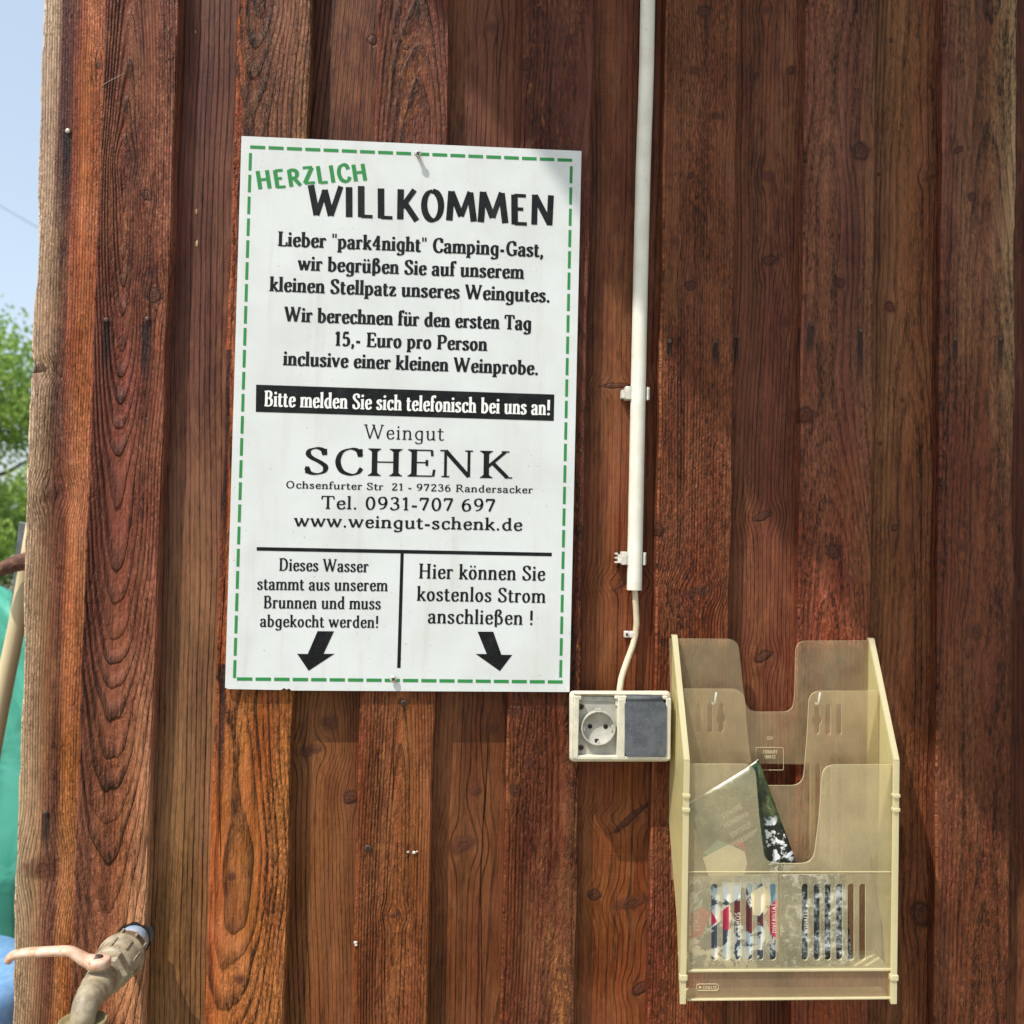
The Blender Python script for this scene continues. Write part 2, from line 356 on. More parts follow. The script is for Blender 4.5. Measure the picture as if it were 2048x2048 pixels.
# name -> edges in pixels (left top, left bottom, right top, right bottom), depth, colours, figure of the wood
PL = [
 dict(e=(89, 21, 235, 165), Y=YR, tint=(.80, .68, .58), rr=1.5, th=.02, seed=1.3, wl=.0022, ext=0,
      top=[(0, (206, 190, 176)), (.20, (176, 150, 132)), (.27, (92, 58, 60)), (.40, (100, 56, 54)), (.52, (150, 82, 62)), (.66, (182, 110, 74)), (.9, (160, 92, 70))],
      bot=[(0, (188, 168, 146)), (.26, (166, 134, 106)), (.38, (128, 88, 66)), (.5, (112, 66, 56)), (.6, (175, 112, 72)), (.9, (160, 98, 62))],
      pith=(-.30, .07), ring=.0033, relief=1.1, late_dark=.35, wob=.006, knots=[(72, 738, 22, 7), (105, 988, 24, 11), (196, 130, 8, 8), (85, 1735, 30, 22)],
      stains=[(136, 262, 9, 150), (92, 1628, 9, 90)], nails=[(136, 262, 1), (92, 1625, 0)], notch=[(736, .0045, .006), (742, .003, .005)], crink=.8, wear=.25, wearcol=(205, 180, 150)),
 dict(e=(210, 137, 359, 284), Y=0, tint=(.86, .64, .52), rr=2.0, jit=.45, th=.021, seed=2.1, wl=.0012,
      top=[(0, (96, 52, 44)), (.35, (112, 64, 54)), (.7, (122, 72, 60)), (1, (140, 92, 76))],
      bot=[(0, (112, 72, 58)), (.5, (136, 88, 64)), (.72, (172, 124, 92)), (1, (205, 170, 138))],
      pith=(-.004, .030), ring=.0036, tilt=-.085, wob=.012, relief=1.35, late_dark=.5, zr=(-.1, -.62),
      knots=[(255, 316, 11, 12), (294, 392, 9, 11), (309, 592, 13, 13)], nails=[(213, 640, 0), (295, 638, 0)],
      stains=[(213, 645, 8, 130), (293, 645, 8, 150)], crink=.8, wear=.3, wearcol=(205, 160, 125), cracks=[(213, 1500, 1640, .7)], bend=.03),
 dict(e=(330, 255, 500, 432), Y=YR, tint=(.80, .66, .54), th=.02, seed=3.7,
      top=[(0, (92, 58, 54)), (1, (102, 66, 58))], bot=[(0, (128, 96, 70)), (1, (142, 106, 74))],
      pith=(.09, .05), ring=.0052, lp=.62, wob=.004, relief=.35, late_dark=.55, crink=.35, saw=.8, zr=(.2, -.5), knots=[(455, 1640, 9, 6), (452, 1795, 7, 5), (390, 60, 5, 6)], gain=1.02),
 dict(e=(477, 409, 625, 569), Y=0, th=.021, seed=4.9,
      top=[(0, (172, 92, 66)), (.10, (150, 82, 62)), (.18, (98, 60, 52)), (.6, (120, 80, 68)), (1, (148, 108, 84))],
      bot=[(0, (150, 76, 42)), (.14, (180, 104, 56)), (.3, (166, 104, 60)), (.6, (172, 110, 64)), (1, (172, 116, 74))],
      pith=(-.02, .045), ring=.0044, tilt=-.03, wob=.03, relief=1.15, late_dark=.6, knots=[(462, 1752, 8, 9), (480, 1958, 9, 9)], crink=1.0, wear=.25, zr=(.35, -.15), bend=.035,
      stains=[(455, 700, 9, 620), (447, 1330, 7, 340)], cracks=[(446, 1100, 1750, .9)]),
 dict(e=(590, 535, 790, 738), Y=YR, th=.02, seed=5.5,
      top=[(0, (84, 52, 46)), (.6, (98, 60, 50)), (1, (104, 64, 54))], bot=[(0, (116, 78, 54)), (.55, (128, 84, 56)), (1, (108, 66, 44))],
      pith=(-.08, .05), ring=.0046, lp=.62, wob=.008, relief=.4, late_dark=.5, crink=.4, saw=.8,
      knots=[(658, 1446, 17, 15), (703, 1596, 14, 12), (745, 80, 9, 10), (620, 1500, 26, 10)]),
 dict(e=(756, 704, 901, 855), Y=0, th=.021, seed=6.2,
      top=[(0, (108, 60, 52)), (.4, (104, 62, 50)), (1, (116, 68, 58))], bot=[(0, (128, 72, 48)), (.5, (136, 84, 52)), (1, (132, 82, 54))],
      pith=(.002, .026), ring=.0038, tilt=.05, wob=.012, relief=1.0, late_dark=.55, knots=[(812, 96, 5, 5), (790, 1830, 12, 5)], crink=.8, wear=.35, wearcol=(196, 148, 84),
      cracks=[(785, 1380, 1640, .6)]),
 dict(e=(870, 820, 1085, 1040), Y=YR, th=.02, seed=7.4,
      top=[(0, (92, 58, 50)), (1, (112, 68, 52))], bot=[(0, (112, 72, 48)), (1, (116, 70, 46))],
      pith=(.05, .06), ring=.0044, lp=.62, wob=.008, relief=.35, late_dark=.45, crink=.35, saw=.8, knots=[(985, 1456, 12, 10), (952, 1582, 11, 9), (985, 56, 12, 10), (925, 1690, 26, 14)],
      cracks=[(970, 1440, 2100, .9), (992, 0, 200, .6)]),
 dict(e=(1048, 1001, 1189, 1149), Y=0, th=.021, seed=8.8,
      top=[(0, (100, 56, 48)), (.5, (92, 54, 48)), (1, (98, 56, 50))], bot=[(0, (116, 66, 44)), (.3, (108, 58, 42)), (1, (100, 54, 42))],
      pith=(.025, .035), ring=.0042, tilt=.02, wob=.02, relief=1.25, late_dark=.35, knots=[(1052, 130, 10, 12), (1060, 1530, 8, 9), (1030, 1582, 12, 12), (1030, 1422, 14, 12), (1062, 1640, 4, 4)],
      crink=1.1, wear=.55, wearcol=(202, 148, 84)),
 dict(e=(1155, 1115, 1350, 1322), Y=YR, th=.02, seed=9.1,
      top=[(0, (112, 70, 50)), (1, (110, 62, 46))], bot=[(0, (112, 62, 40)), (.6, (128, 74, 46)), (1, (112, 60, 38))],
      pith=(.10, .06), ring=.0058, lp=.60, wob=.005, relief=.35, late_dark=.35, crink=.35, saw=1.2, knots=[(1262, 1636, 40, 6), (1262, 1806, 36, 11), (1232, 772, 26, 5), (1250, 1165, 30, 6), (1190, 1790, 12, 9), (1285, 1975, 22, 9)]),
 dict(e=(1334, 1296, 1480, 1447), Y=0, th=.021, seed=10.6,
      top=[(0, (138, 90, 66)), (.12, (120, 76, 56)), (1, (128, 80, 60))], bot=[(0, (120, 64, 46)), (.5, (136, 74, 52)), (1, (128, 72, 52))],
      pith=(.10, .05), ring=.0036, wob=.008, relief=1.2, late_dark=.35, knots=[(1408, 22, 13, 11), (1390, 142, 11, 10), (1436, 232, 16, 8), (1382, 350, 6, 6), (1350, 482, 8, 9), (1382, 570, 11, 10), (1318, 1062, 12, 12), (1396, 1182, 30, 9)],
      crink=1.2, wear=.4, wearcol=(190, 118, 84), nails=[(1431, 682, 0), (1339, 682, 0)], stains=[(1431, 688, 7, 45), (1339, 688, 6, 40)]),
 dict(e=(1440, 1410, 1640, 1612), Y=YR, th=.02, seed=11.2,
      top=[(0, (112, 78, 58)), (.5, (110, 66, 54)), (1, (106, 62, 54))], bot=[(0, (104, 60, 44)), (.6, (114, 62, 46)), (1, (96, 50, 38))],
      pith=(-.13, .05), ring=.0052, lp=.60, wob=.004, relief=.5, late_dark=.6, crink=.6, saw=.5, knots=[(1534, 20, 12, 8), (1583, 140, 8, 8), (1538, 352, 14, 10), (1540, 520, 14, 10), (1568, 645, 10, 10), (1528, 1032, 20, 8), (1527, 1314, 17, 9)],
      nails=[(1471, 672, 0)], stains=[(1472, 678, 8, 70)]),
 dict(e=(1613, 1585, 1754, 1735), Y=0, th=.021, seed=12.9,
      top=[(0, (128, 84, 72)), (.3, (126, 86, 72)), (.6, (112, 72, 66)), (1, (124, 88, 70))], bot=[(0, (134, 68, 52)), (.5, (150, 76, 52)), (1, (132, 72, 54))],
      pith=(-.01, .045), ring=.0044, tilt=.03, wob=.016, relief=.9, late_dark=.4, knots=[(1722, 302, 17, 17), (1680, 566, 10, 10), (1612, 830, 16, 17), (1665, 1103, 14, 14)],
      crink=1.2, saw=.8, nails=[(1621, 648, 0), (1721, 660, 0)], stains=[(1620, 654, 9, 70), (1720, 666, 7, 110)], zr=(.3, -.3), wear=.15),
 dict(e=(1715, 1695, 1925, 1905), Y=YR, th=.02, seed=13.4,
      top=[(0, (98, 68, 52)), (.35, (128, 94, 72)), (.6, (128, 84, 62)), (1, (112, 74, 56))], bot=[(0, (92, 56, 38)), (.5, (112, 66, 42)), (1, (108, 64, 42))],
      pith=(.0, .035), ring=.0042, lp=.5, tilt=.018, wob=.008, relief=.8, late_dark=.42, crink=.9, knots=[(1782, 80, 4, 5), (1758, 349, 4, 4), (1780, 614, 10, 11), (1860, 356, 14, 6), (1805, 800, 6, 6), (1760, 887, 4, 4), (1790, 1055, 7, 7), (1842, 1828, 22, 22)],
      nails=[(1870, 677, 0)], stains=[(1870, 683, 8, 60)]),
 dict(e=(1888, 1868, 2036, 2018), Y=0, th=.021, seed=14.1,
      top=[(0, (122, 80, 72)), (.3, (128, 96, 80)), (.6, (122, 84, 66)), (1, (158, 140, 118))], bot=[(0, (118, 66, 52)), (.5, (112, 66, 48)), (1, (104, 60, 44))],
      pith=(.02, .05), ring=.0042, tilt=.02, wob=.016, relief=.9, late_dark=.35, crink=1.2, knots=[(1917, 300, 10, 5), (1945, 393, 8, 8), (1955, 809, 4, 5), (1924, 1092, 8, 12), (1950, 1262, 16, 16), (1931, 1733, 7, 7)],
      nails=[(1910, 677, 0), (2000, 677, 0)], stains=[(1910, 683, 6, 50), (2000, 683, 6, 80)], zr=(.5, 0), wr=.002),
 dict(e=(2000, 1985, 2190, 2175), Y=YR, th=.02, seed=15.8,
      top=[(0, (92, 52, 40)), (1, (96, 54, 40))], bot=[(0, (92, 48, 34)), (1, (96, 50, 36))],
      pith=(.1, .05), ring=.006, relief=.5, late_dark=.4, crink=.5, knots=[(2044, 28, 9, 9), (2040, 1190, 14, 14)]),
 dict(e=(2160, 2150, 2310, 2300), Y=0, th=.021, seed=16.3,
      top=[(0, (116, 76, 62)), (1, (122, 80, 62))], bot=[(0, (124, 68, 50)), (1, (118, 66, 48))],
      pith=(.0, .05), ring=.006, tilt=.03, wob=.03, relief=.8, late_dark=.4, crink=.8, knots=[(2230, 900, 12, 12)]),
 dict(e=(2275, 2265, 2470, 2460), Y=YR, th=.02, seed=17.9,
      top=[(0, (96, 56, 42)), (1, (100, 58, 42))], bot=[(0, (96, 52, 38)), (1, (100, 54, 38))],
      pith=(.1, .05), ring=.006, relief=.4, late_dark=.4, crink=.4, knots=[(2380, 600, 12, 12)]),
]
M_nail = simple('weathered nail steel', (92, 74, 66), (64, 50, 46), .55, 300, .0002, 900, metal=.35)
M_zinc = simple('bright galvanised head', (206, 196, 182), (150, 138, 124), .42, 400, .0002, 900, metal=.1)
def nail_bm(p, r=.0032):
    bm = bmesh.new(); add_lathe(bm, [(r * .3, 0), (r, .0003), (r, .0012), (r * .86, .0018), (r * .3, .0020)], p, (0, -1, 0), 14); return bm
def screw_bm(p, r=.0038, rot=.5, h=.0022, shank=.004):
    bm = bmesh.new(); p = Vector(p)
    add_lathe(bm, [(r * .55, -shank), (r * .6, 0), (r, .0005), (r, h * .6), (r * .8, h), (r * .3, h * 1.04)], p, (0, -1, 0), 18)
    for k in (0, 1):           # cross recess: flat dark faces painted in for its shade
        a = rot + k * pi / 2; d = Vector((cos(a), 0, sin(a))); q = Vector((-sin(a), 0, cos(a)))
        c = p + Vector((0, -h * 1.04 - .0001 - k * .00005, 0)); L_, t = r * .62, r * .17
        f = bm.faces.new([bm.verts.new(c + d * sx * L_ + q * sy * t) for sx, sy in ((-1, -1), (1, -1), (1, 1), (-1, 1))]); f.material_index = 1
    return bm
M_dark = simple('dark recess', (22, 18, 16), (30, 25, 22), .8, 200)  # near-black colour painted in for the shade inside holes and recesses

for k, d in enumerate(PL):
    Y = d['Y']; e = d['e']
    L_, R_ = edge(e[0], e[1], Y), edge(e[2], e[3], Y)
    xm = (L_(0) + R_(0)) / 2; W = R_(0) - L_(0); org = Vector((xm, Y, 0))
    pxs = .00066
    def loc(px, py): p = at(px, py, Y); return p.x - xm, p.z
    kn = [loc(a, b_) + (ka * pxs, kb * pxs) for (a, b_, ka, kb) in d.get('knots', ())]
    st = [loc(a, b_) + (hw * pxs, ln * pxs) for (a, b_, hw, ln) in d.get('stains', ())]
    ck = []
    for (cx, y0, y1, hw) in d.get('cracks', ()):
        q0 = loc(cx, (y0 + y1) / 2); ck.append((q0[0], at(cx, y1, Y).z, at(cx, y0, Y).z, hw * .001))
    kw = {q: d[q] for q in ('relief', 'late_dark', 'wob', 'tilt', 'zr', 'wear', 'wearcol', 'saw', 'crink', 'bend', 'gain', 'lp', 'tint', 'jit', 'rr') if q in d}
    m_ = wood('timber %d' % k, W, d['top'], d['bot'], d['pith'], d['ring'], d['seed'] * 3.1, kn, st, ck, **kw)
    nt_ = [(at(80, py, Y).z, h, dep) for (py, h, dep) in d.get('notch', ())]
    bm = plank_mesh(L_, R_, Y, d['th'], d['seed'], d.get('wl', .0010), d.get('wr', .0010), nt_)
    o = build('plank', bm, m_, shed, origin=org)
    for (nx, ny, bright) in d.get('nails', ()):
        build('nail', nail_bm(at(nx, ny, Y - .0008)), M_zinc if bright else M_nail, o)
    d['o'] = o
# two screws driven into the boards under the sign
PL5 = PL[5]['o']
build('screw', screw_bm(at(808, 1405, -.001), .0040, .4), [M_nail, M_dark], PL5)
build('screw', screw_bm(at(736, 1696, -.001), .0046, .9), [M_nail, M_dark], PL5)
# bits of white filler stuck to that board
M_fill = simple('white filler', (205, 200, 190), (170, 165, 155), .8)
for (fx, fy, s_) in ((816, 1704, 3), (828, 1705, 4), (834, 1703, 2), (711, 1885, 4), (712, 1890, 3)):
    bm = bmesh.new(); p = at(fx, fy, -.0012); bmesh.ops.create_icosphere(bm, subdivisions=1, radius=s_ * .0007, matrix=Matrix.Translation(p) @ Matrix.Diagonal((1, .4, .8, 1)))
    build('filler_remnant', bm, M_fill, PL5)
bm = bmesh.new(); add_tube(bm, [at(205, 170, -.001), at(226, 158, -.005), at(250, 146, -.001)], .00022, 5)
build('spider_thread', bm, M_fill, PL[1]['o'])
M_resin = simple('pale resin fleck', (176, 150, 112), (140, 112, 84), .6)
for (fx, fy, s_) in ((393, 424, 4), (394, 488, 5), (391, 63, 3)):
    bm = bmesh.new(); bmesh.ops.create_icosphere(bm, subdivisions=1, radius=s_ * .0006, matrix=Matrix.Translation(at(fx, fy, YR - .0004)) @ Matrix.Diagonal((.7, .3, 1.9, 1)))
    build('resin_fleck', bm, M_resin, PL[2]['o'], smooth=True)
# rest of the shed: battens behind the boards, the side wall, plus an unseen overhead slab, its verge skewed to shade the upper right
M_batten = simple('old timber', (96, 62, 44), (74, 46, 34), .7, 40)
XL0 = at(60, 1024, YR).x; XR0 = at(2400, 1024, YR).x
bm = bmesh.new(); add_box(bm, (XL0 + .02, .0415, ZB), (XR0, .075, ZT)); build('backing_board', bm, M_batten, shed)
for i in range(14):
    bm = bmesh.new(); y0 = .08 + i * .15
    add_box(bm, (XL0 + .006, y0, ZB), (XL0 + .026, y0 + .142, ZT), .002); build('side_plank', bm, M_batten, shed)
H = 2.45
def up(px, py):
    p = at(px, py); t = (H - p.z) / SUN.z; return p + SUN * t
a_, b_ = up(1060, 300), up(1990, 1660); dr = (b_ - a_) / (b_.y - a_.y)
c0 = a_ + dr * (0.0 - a_.y); c1 = a_ + dr * (-1.55 - a_.y)
bm = bmesh.new()
vs = [(c0.x, .0), (c1.x, -1.55), (3.2, -1.55), (3.2, 2.4), (XL0 - .1, 2.4), (XL0 - .1, 0.0)]
add_prism(bm, [vs], lambda p, t: Vector((p[0], p[1], H + t + (.25 * (p[1] + 1.55)))) if False else Vector((p[0], p[1], H + t)), .05)
build('shade_roof', bm, simple('roof boarding', (120, 84, 60), (96, 66, 48), .7, 20), shed)

# ------------------------------------------------------------------ ground
b = NB('gravel and dry grass'); P = b.obj()
gcol = b.mix(b.ss(b.noise(P, 1.3, 5), .4, .6), lin((150, 140, 120)), lin((112, 116, 76)))
gcol = b.mix(b.noise(P, 60, 3), gcol, lin((170, 160, 144)))
M_ground = b.done(b.bsdf(gcol, .9, .2, b.bump(b.mul(b.noise(P, 40, 5), .02))))
bm = bmesh.new(); bmesh.ops.create_grid(bm, x_segments=8, y_segments=8, size=900, matrix=Matrix.Translation((0, 0, ZB)))
tag(build('ground', bm, M_ground), kind='structure')

# ------------------------------------------------------------------ lettering: a stroke font drawn with a broad pen
X = .66
def st_(x, y0, y1, bt='', tp=''): return ('V', x, y0, y1, bt, tp)
def cv(*p, w=None): return ('C', p, w)
def ln(*p, w=None): return ('L', p, w)
def dot(x, y, r=.085): return ('D', x, y, r)
def ell(cx, cy, rx, ry): return ('C', tuple((cx + rx * sin(a * pi / 6), cy + ry * cos(a * pi / 6)) for a in range(13)), None)
def bowlr(x, y0, y1, rx): m_ = (y0 + y1) / 2; h = (y1 - y0) / 2; return cv((x, y1 - h * .3), (x + rx * .45, y1 - .02), (x + rx * .85, m_ + h * .6), (x + rx, m_), (x + rx * .85, m_ - h * .6), (x + rx * .45, y0 + .02), (x, y0 + h * .3))
def bowll(x, y0, y1, rx): return ('C', tuple((2 * x - p[0], p[1]) for p in bowlr(x, y0, y1, rx)[1]), None)
def arch(x0, x1): return [cv((x0, X - .2), (x0 + (x1 - x0) * .3, X - .06), (x0 + (x1 - x0) * .6, X - .03), (x0 + (x1 - x0) * .93, X - .1), (x1, X - .25)), st_(x1, 0, X - .23, 'b')]
def sf(x, y, l=.09): return ('S', x, y, l)
GL = {
 'a': (.47, [cv((.09, .50), (.13, .61), (.22, .635), (.31, .59), (.34, .48), (.34, .14), (.37, .03), (.45, .04)), cv((.34, .40), (.21, .35), (.11, .27), (.09, .15), (.14, .04), (.21, .025), (.30, .08), (.34, .15)), dot(.11, .50, .06)]),
 'b': (.52, [st_(.13, 0, 1.02, '', 'l'), bowlr(.13, 0, X, .29)]),
 'c': (.45, [cv((.39, .50), (.36, .60), (.26, .635), (.15, .56), (.11, .33), (.15, .10), (.26, .025), (.36, .07), (.41, .17)), dot(.375, .50, .06)]),
 'd': (.53, [st_(.40, 0, 1.02, 'r', 'l'), bowll(.40, 0, X, .29)]),
 'e': (.47, [ln((.12, .365), (.39, .365)), cv((.39, .365), (.385, .50), (.34, .61), (.25, .635), (.15, .56), (.11, .33), (.16, .09), (.27, .025), (.36, .07), (.42, .18))]),
 'f': (.32, [st_(.14, 0, .86, 'b'), cv((.14, .80), (.15, .93), (.21, 1.0), (.29, 1.0), (.33, .93)), ln((.03, .625), (.29, .625)), dot(.32, .92, .055)]),
 'g': (.52, [st_(.40, -.06, .66, '', ''), bowll(.40, 0, X, .29), cv((.40, 0), (.38, -.18), (.27, -.25), (.16, -.23), (.10, -.15))]),
 'h': (.53, [st_(.13, 0, 1.02, 'b', 'l')] + arch(.13, .40)),
 'i': (.26, [st_(.13, 0, X, 'b', 'l'), dot(.13, .87)]),
 'k': (.50, [st_(.13, 0, 1.02, 'b', 'l'), ln((.15, .27), (.38, .61), w=.4), ln((.22, .38), (.43, .03)), sf(.37, .625, .1), sf(.42, .025, .09)]),
 'l': (.26, [st_(.13, 0, 1.02, 'b', 'l')]),
 'm': (.79, [st_(.13, 0, X, 'b', 'l')] + arch(.13, .40) + arch(.40, .67)),
 'n': (.53, [st_(.13, 0, X, 'b', 'l')] + arch(.13, .40)),
 'o': (.50, [ell(.25, .33, .15, .305)]),
 'p': (.53, [st_(.13, -.27, X, 'b', 'l'), bowlr(.13, 0, X, .29)]),
 'r': (.39, [st_(.13, 0, X, 'b', 'l'), cv((.13, .46), (.19, .58), (.26, .63), (.33, .60)), dot(.33, .57, .065)]),
 's': (.42, [cv((.33, .50), (.29, .60), (.20, .635), (.12, .58), (.11, .48), (.19, .38), (.30, .28), (.33, .16), (.28, .05), (.19, .025), (.11, .07), (.08, .19))]),
 't': (.34, [cv((.14, .84), (.14, .45), (.14, .15), (.18, .04), (.25, .03), (.32, .09)), ln((.02, .625), (.30, .625))]),
 'u': (.54, [st_(.13, .14, X, '', 'l'), cv((.13, .2), (.15, .07), (.22, .025), (.31, .06), (.40, .17)), st_(.40, 0, X, 'r', 'l')]),
 'v': (.48, [ln((.09, .63), (.25, .02)), ln((.25, .02), (.40, .63), w=.4), sf(.09, .635), sf(.40, .635, .07)]),
 'w': (.72, [ln((.09, .63), (.23, .02)), ln((.23, .02), (.37, .60), w=.4), ln((.35, .63), (.50, .02)), ln((.50, .02), (.64, .63), w=.4), sf(.09, .635), sf(.35, .635, .07), sf(.64, .635, .07)]),
 'z': (.42, [ln((.07, .63), (.35, .63)), ln((.34, .62), (.08, .03), w=1), ln((.08, .03), (.37, .03)), ln((.08, .64), (.07, .50), w=.3), ln((.36, .03), (.38, .18), w=.3)]),
 'ß': (.54, [st_(.13, -.18, .80, '', ''), cv((.13, .75), (.15, .93), (.24, 1.0), (.34, .93), (.36, .80), (.28, .66), (.23, .60)), cv((.23, .60), (.36, .52), (.43, .34), (.40, .12), (.30, .03), (.21, .07)), ln((.04, .625), (.14, .625))]),
 'A': (.68, [ln((.10, .02), (.34, .98), w=.4), ln((.34, .98), (.58, .02)), ln((.19, .34), (.49, .34)), sf(.10, .025), sf(.58, .025)]),
 'B': (.62, [st_(.17, 0, 1, 'l', 'l'), cv((.17, .97), (.33, .97), (.44, .89), (.46, .74), (.41, .59), (.30, .53), (.17, .53)), cv((.17, .53), (.34, .53), (.48, .44), (.51, .27), (.46, .10), (.33, .03), (.17, .03))]),
 'C': (.64, [cv((.55, .70), (.50, .90), (.37, .97), (.20, .84), (.13, .5), (.20, .16), (.37, .03), (.50, .09), (.57, .27)), ln((.56, .97), (.56, .68), w=.3)]),
 'D': (.70, [st_(.17, 0, 1, 'l', 'l'), cv((.17, .97), (.36, .96), (.52, .82), (.58, .5), (.52, .18), (.36, .04), (.17, .03))]),
 'E': (.60, [st_(.17, 0, 1, 'l', 'l'), ln((.17, .97), (.50, .97)), ln((.17, .52), (.42, .52)), ln((.17, .03), (.52, .03)), ln((.50, .98), (.51, .76), w=.3), ln((.41, .62), (.41, .40), w=.3), ln((.53, .02), (.55, .27), w=.3)]),
 'G': (.70, [cv((.55, .70), (.50, .90), (.37, .97), (.20, .84), (.13, .5), (.20, .16), (.37, .03), (.50, .08), (.56, .16)), ln((.56, .97), (.56, .68), w=.3), st_(.56, .05, .43, '', 'b')]),
 'H': (.74, [st_(.17, 0, 1, 'b', 'b'), st_(.57, 0, 1, 'b', 'b'), ln((.17, .51), (.57, .51))]),
 'I': (.34, [st_(.17, 0, 1, 'b', 'b')]),
 'K': (.70, [st_(.17, 0, 1, 'b', 'b'), ln((.18, .38), (.53, .97), w=.4), ln((.29, .56), (.57, .03)), sf(.53, .975), sf(.59, .025)]),
 'L': (.56, [st_(.17, 0, 1, 'l', 'b'), ln((.17, .03), (.49, .03)), ln((.50, .02), (.52, .28), w=.3)]),
 'M': (.90, [st_(.15, 0, 1, 'b', 'l'), st_(.75, 0, 1, 'b', 'r'), ln((.15, .97), (.45, .06)), ln((.45, .06), (.75, .97), w=.4)]),
 'N': (.76, [ln((.16, .02), (.16, .98), w=.35), ln((.16, .97), (.60, .04)), ln((.60, .02), (.60, .98), w=.35), sf(.16, .025), sf(.13, .975), sf(.60, .975)]),
 'O': (.74, [ell(.37, .5, .24, .47)]),
 'P': (.60, [st_(.17, 0, 1, 'b', 'l'), cv((.17, .97), (.35, .97), (.48, .88), (.51, .72), (.46, .55), (.34, .47), (.17, .47))]),
 'R': (.68, [st_(.17, 0, 1, 'b', 'l'), cv((.17, .97), (.35, .97), (.47, .88), (.49, .73), (.44, .57), (.33, .50), (.17, .50)), ln((.33, .50), (.57, .03)), sf(.59, .025, .07)]),
 'S': (.54, [cv((.43, .74), (.38, .91), (.27, .97), (.15, .90), (.12, .75), (.19, .61), (.34, .46), (.44, .30), (.41, .11), (.28, .03), (.15, .08), (.09, .26)), ln((.44, .95), (.44, .72), w=.3), ln((.09, .30), (.09, .05), w=.3)]),
 'T': (.62, [st_(.31, 0, 1, 'b', ''), ln((.06, .97), (.56, .97)), ln((.07, .98), (.05, .74), w=.3), ln((.55, .98), (.57, .74), w=.3)]),
 'V': (.66, [ln((.09, .98), (.33, .02)), ln((.33, .02), (.56, .98), w=.4), sf(.09, .975), sf(.56, .975)]),
 'W': (.98, [ln((.10, .98), (.30, .02)), ln((.30, .02), (.50, .95), w=.4), ln((.46, .98), (.68, .02)), ln((.68, .02), (.87, .98), w=.4), sf(.10, .975), sf(.46, .975, .08), sf(.87, .975, .08)]),
 'Z': (.58, [ln((.09, .96), (.50, .96)), ln((.49, .95), (.08, .04), w=1), ln((.08, .04), (.52, .04)), ]),
 '0': (.52, [ell(.26, .5, .16, .47)]),
 '1': (.42, [st_(.23, 0, 1, 'b', ''), ln((.23, .97), (.09, .82), w=.4)]),
 '2': (.52, [cv((.11, .76), (.15, .91), (.26, .97), (.38, .88), (.39, .72), (.28, .45), (.10, .06)), ln((.09, .05), (.43, .05), w=.55), ln((.42, .04), (.44, .22), w=.3)]),
 '3': (.52, [cv((.11, .82), (.17, .94), (.27, .97), (.37, .88), (.37, .68), (.30, .56), (.21, .53)), cv((.21, .53), (.33, .50), (.41, .38), (.40, .16), (.27, .03), (.15, .06), (.09, .20))]),
 '4': (.54, [st_(.35, 0, .98, 'b', ''), ln((.35, .97), (.07, .29), w=.4), ln((.06, .29), (.48, .29))]),
 '5': (.52, [ln((.15, .93), (.40, .93), w=.7), ln((.15, .95), (.12, .52), w=.35), cv((.12, .52), (.24, .60), (.36, .53), (.41, .33), (.36, .12), (.23, .03), (.09, .14))]),
 '6': (.52, [cv((.38, .94), (.22, .86), (.12, .62), (.10, .33), (.16, .08), (.27, .03), (.38, .12), (.41, .31), (.37, .50), (.27, .58), (.17, .53), (.11, .38))]),
 '7': (.52, [ln((.09, .93), (.44, .93), w=.7), ln((.43, .93), (.21, .02), w=.85), ln((.10, .96), (.08, .74), w=.35)]),
 '9': (.52, [cv((.14, .06), (.30, .14), (.40, .38), (.42, .67), (.36, .92), (.25, .97), (.14, .88), (.11, .69), (.15, .50), (.25, .42), (.35, .47), (.41, .62))]),
 '.': (.25, [dot(.12, .07, .085)]), ',': (.25, [dot(.12, .07, .08), ln((.16, .06), (.07, -.17), w=.5)]),
 '-': (.34, [ln((.06, .31), (.28, .31), w=.75)]), '!': (.30, [ln((.15, 1.0), (.15, .32), w=1), dot(.15, .07, .085)]),
 '"': (.34, [ln((.10, 1.0), (.10, .72), w=.12), ln((.25, 1.0), (.25, .72), w=.12)]), ' ': (.27, []),
}
GL['ü'] = (.54, GL['u'][1] + [dot(.16, .87, .07), dot(.36, .87, .07)])
GL['ö'] = (.50, GL['o'][1] + [dot(.15, .87, .07), dot(.35, .87, .07)])
GL['Ä'] = (.68, GL['A'][1] + [dot(.22, 1.14, .06), dot(.46, 1.14, .06)])

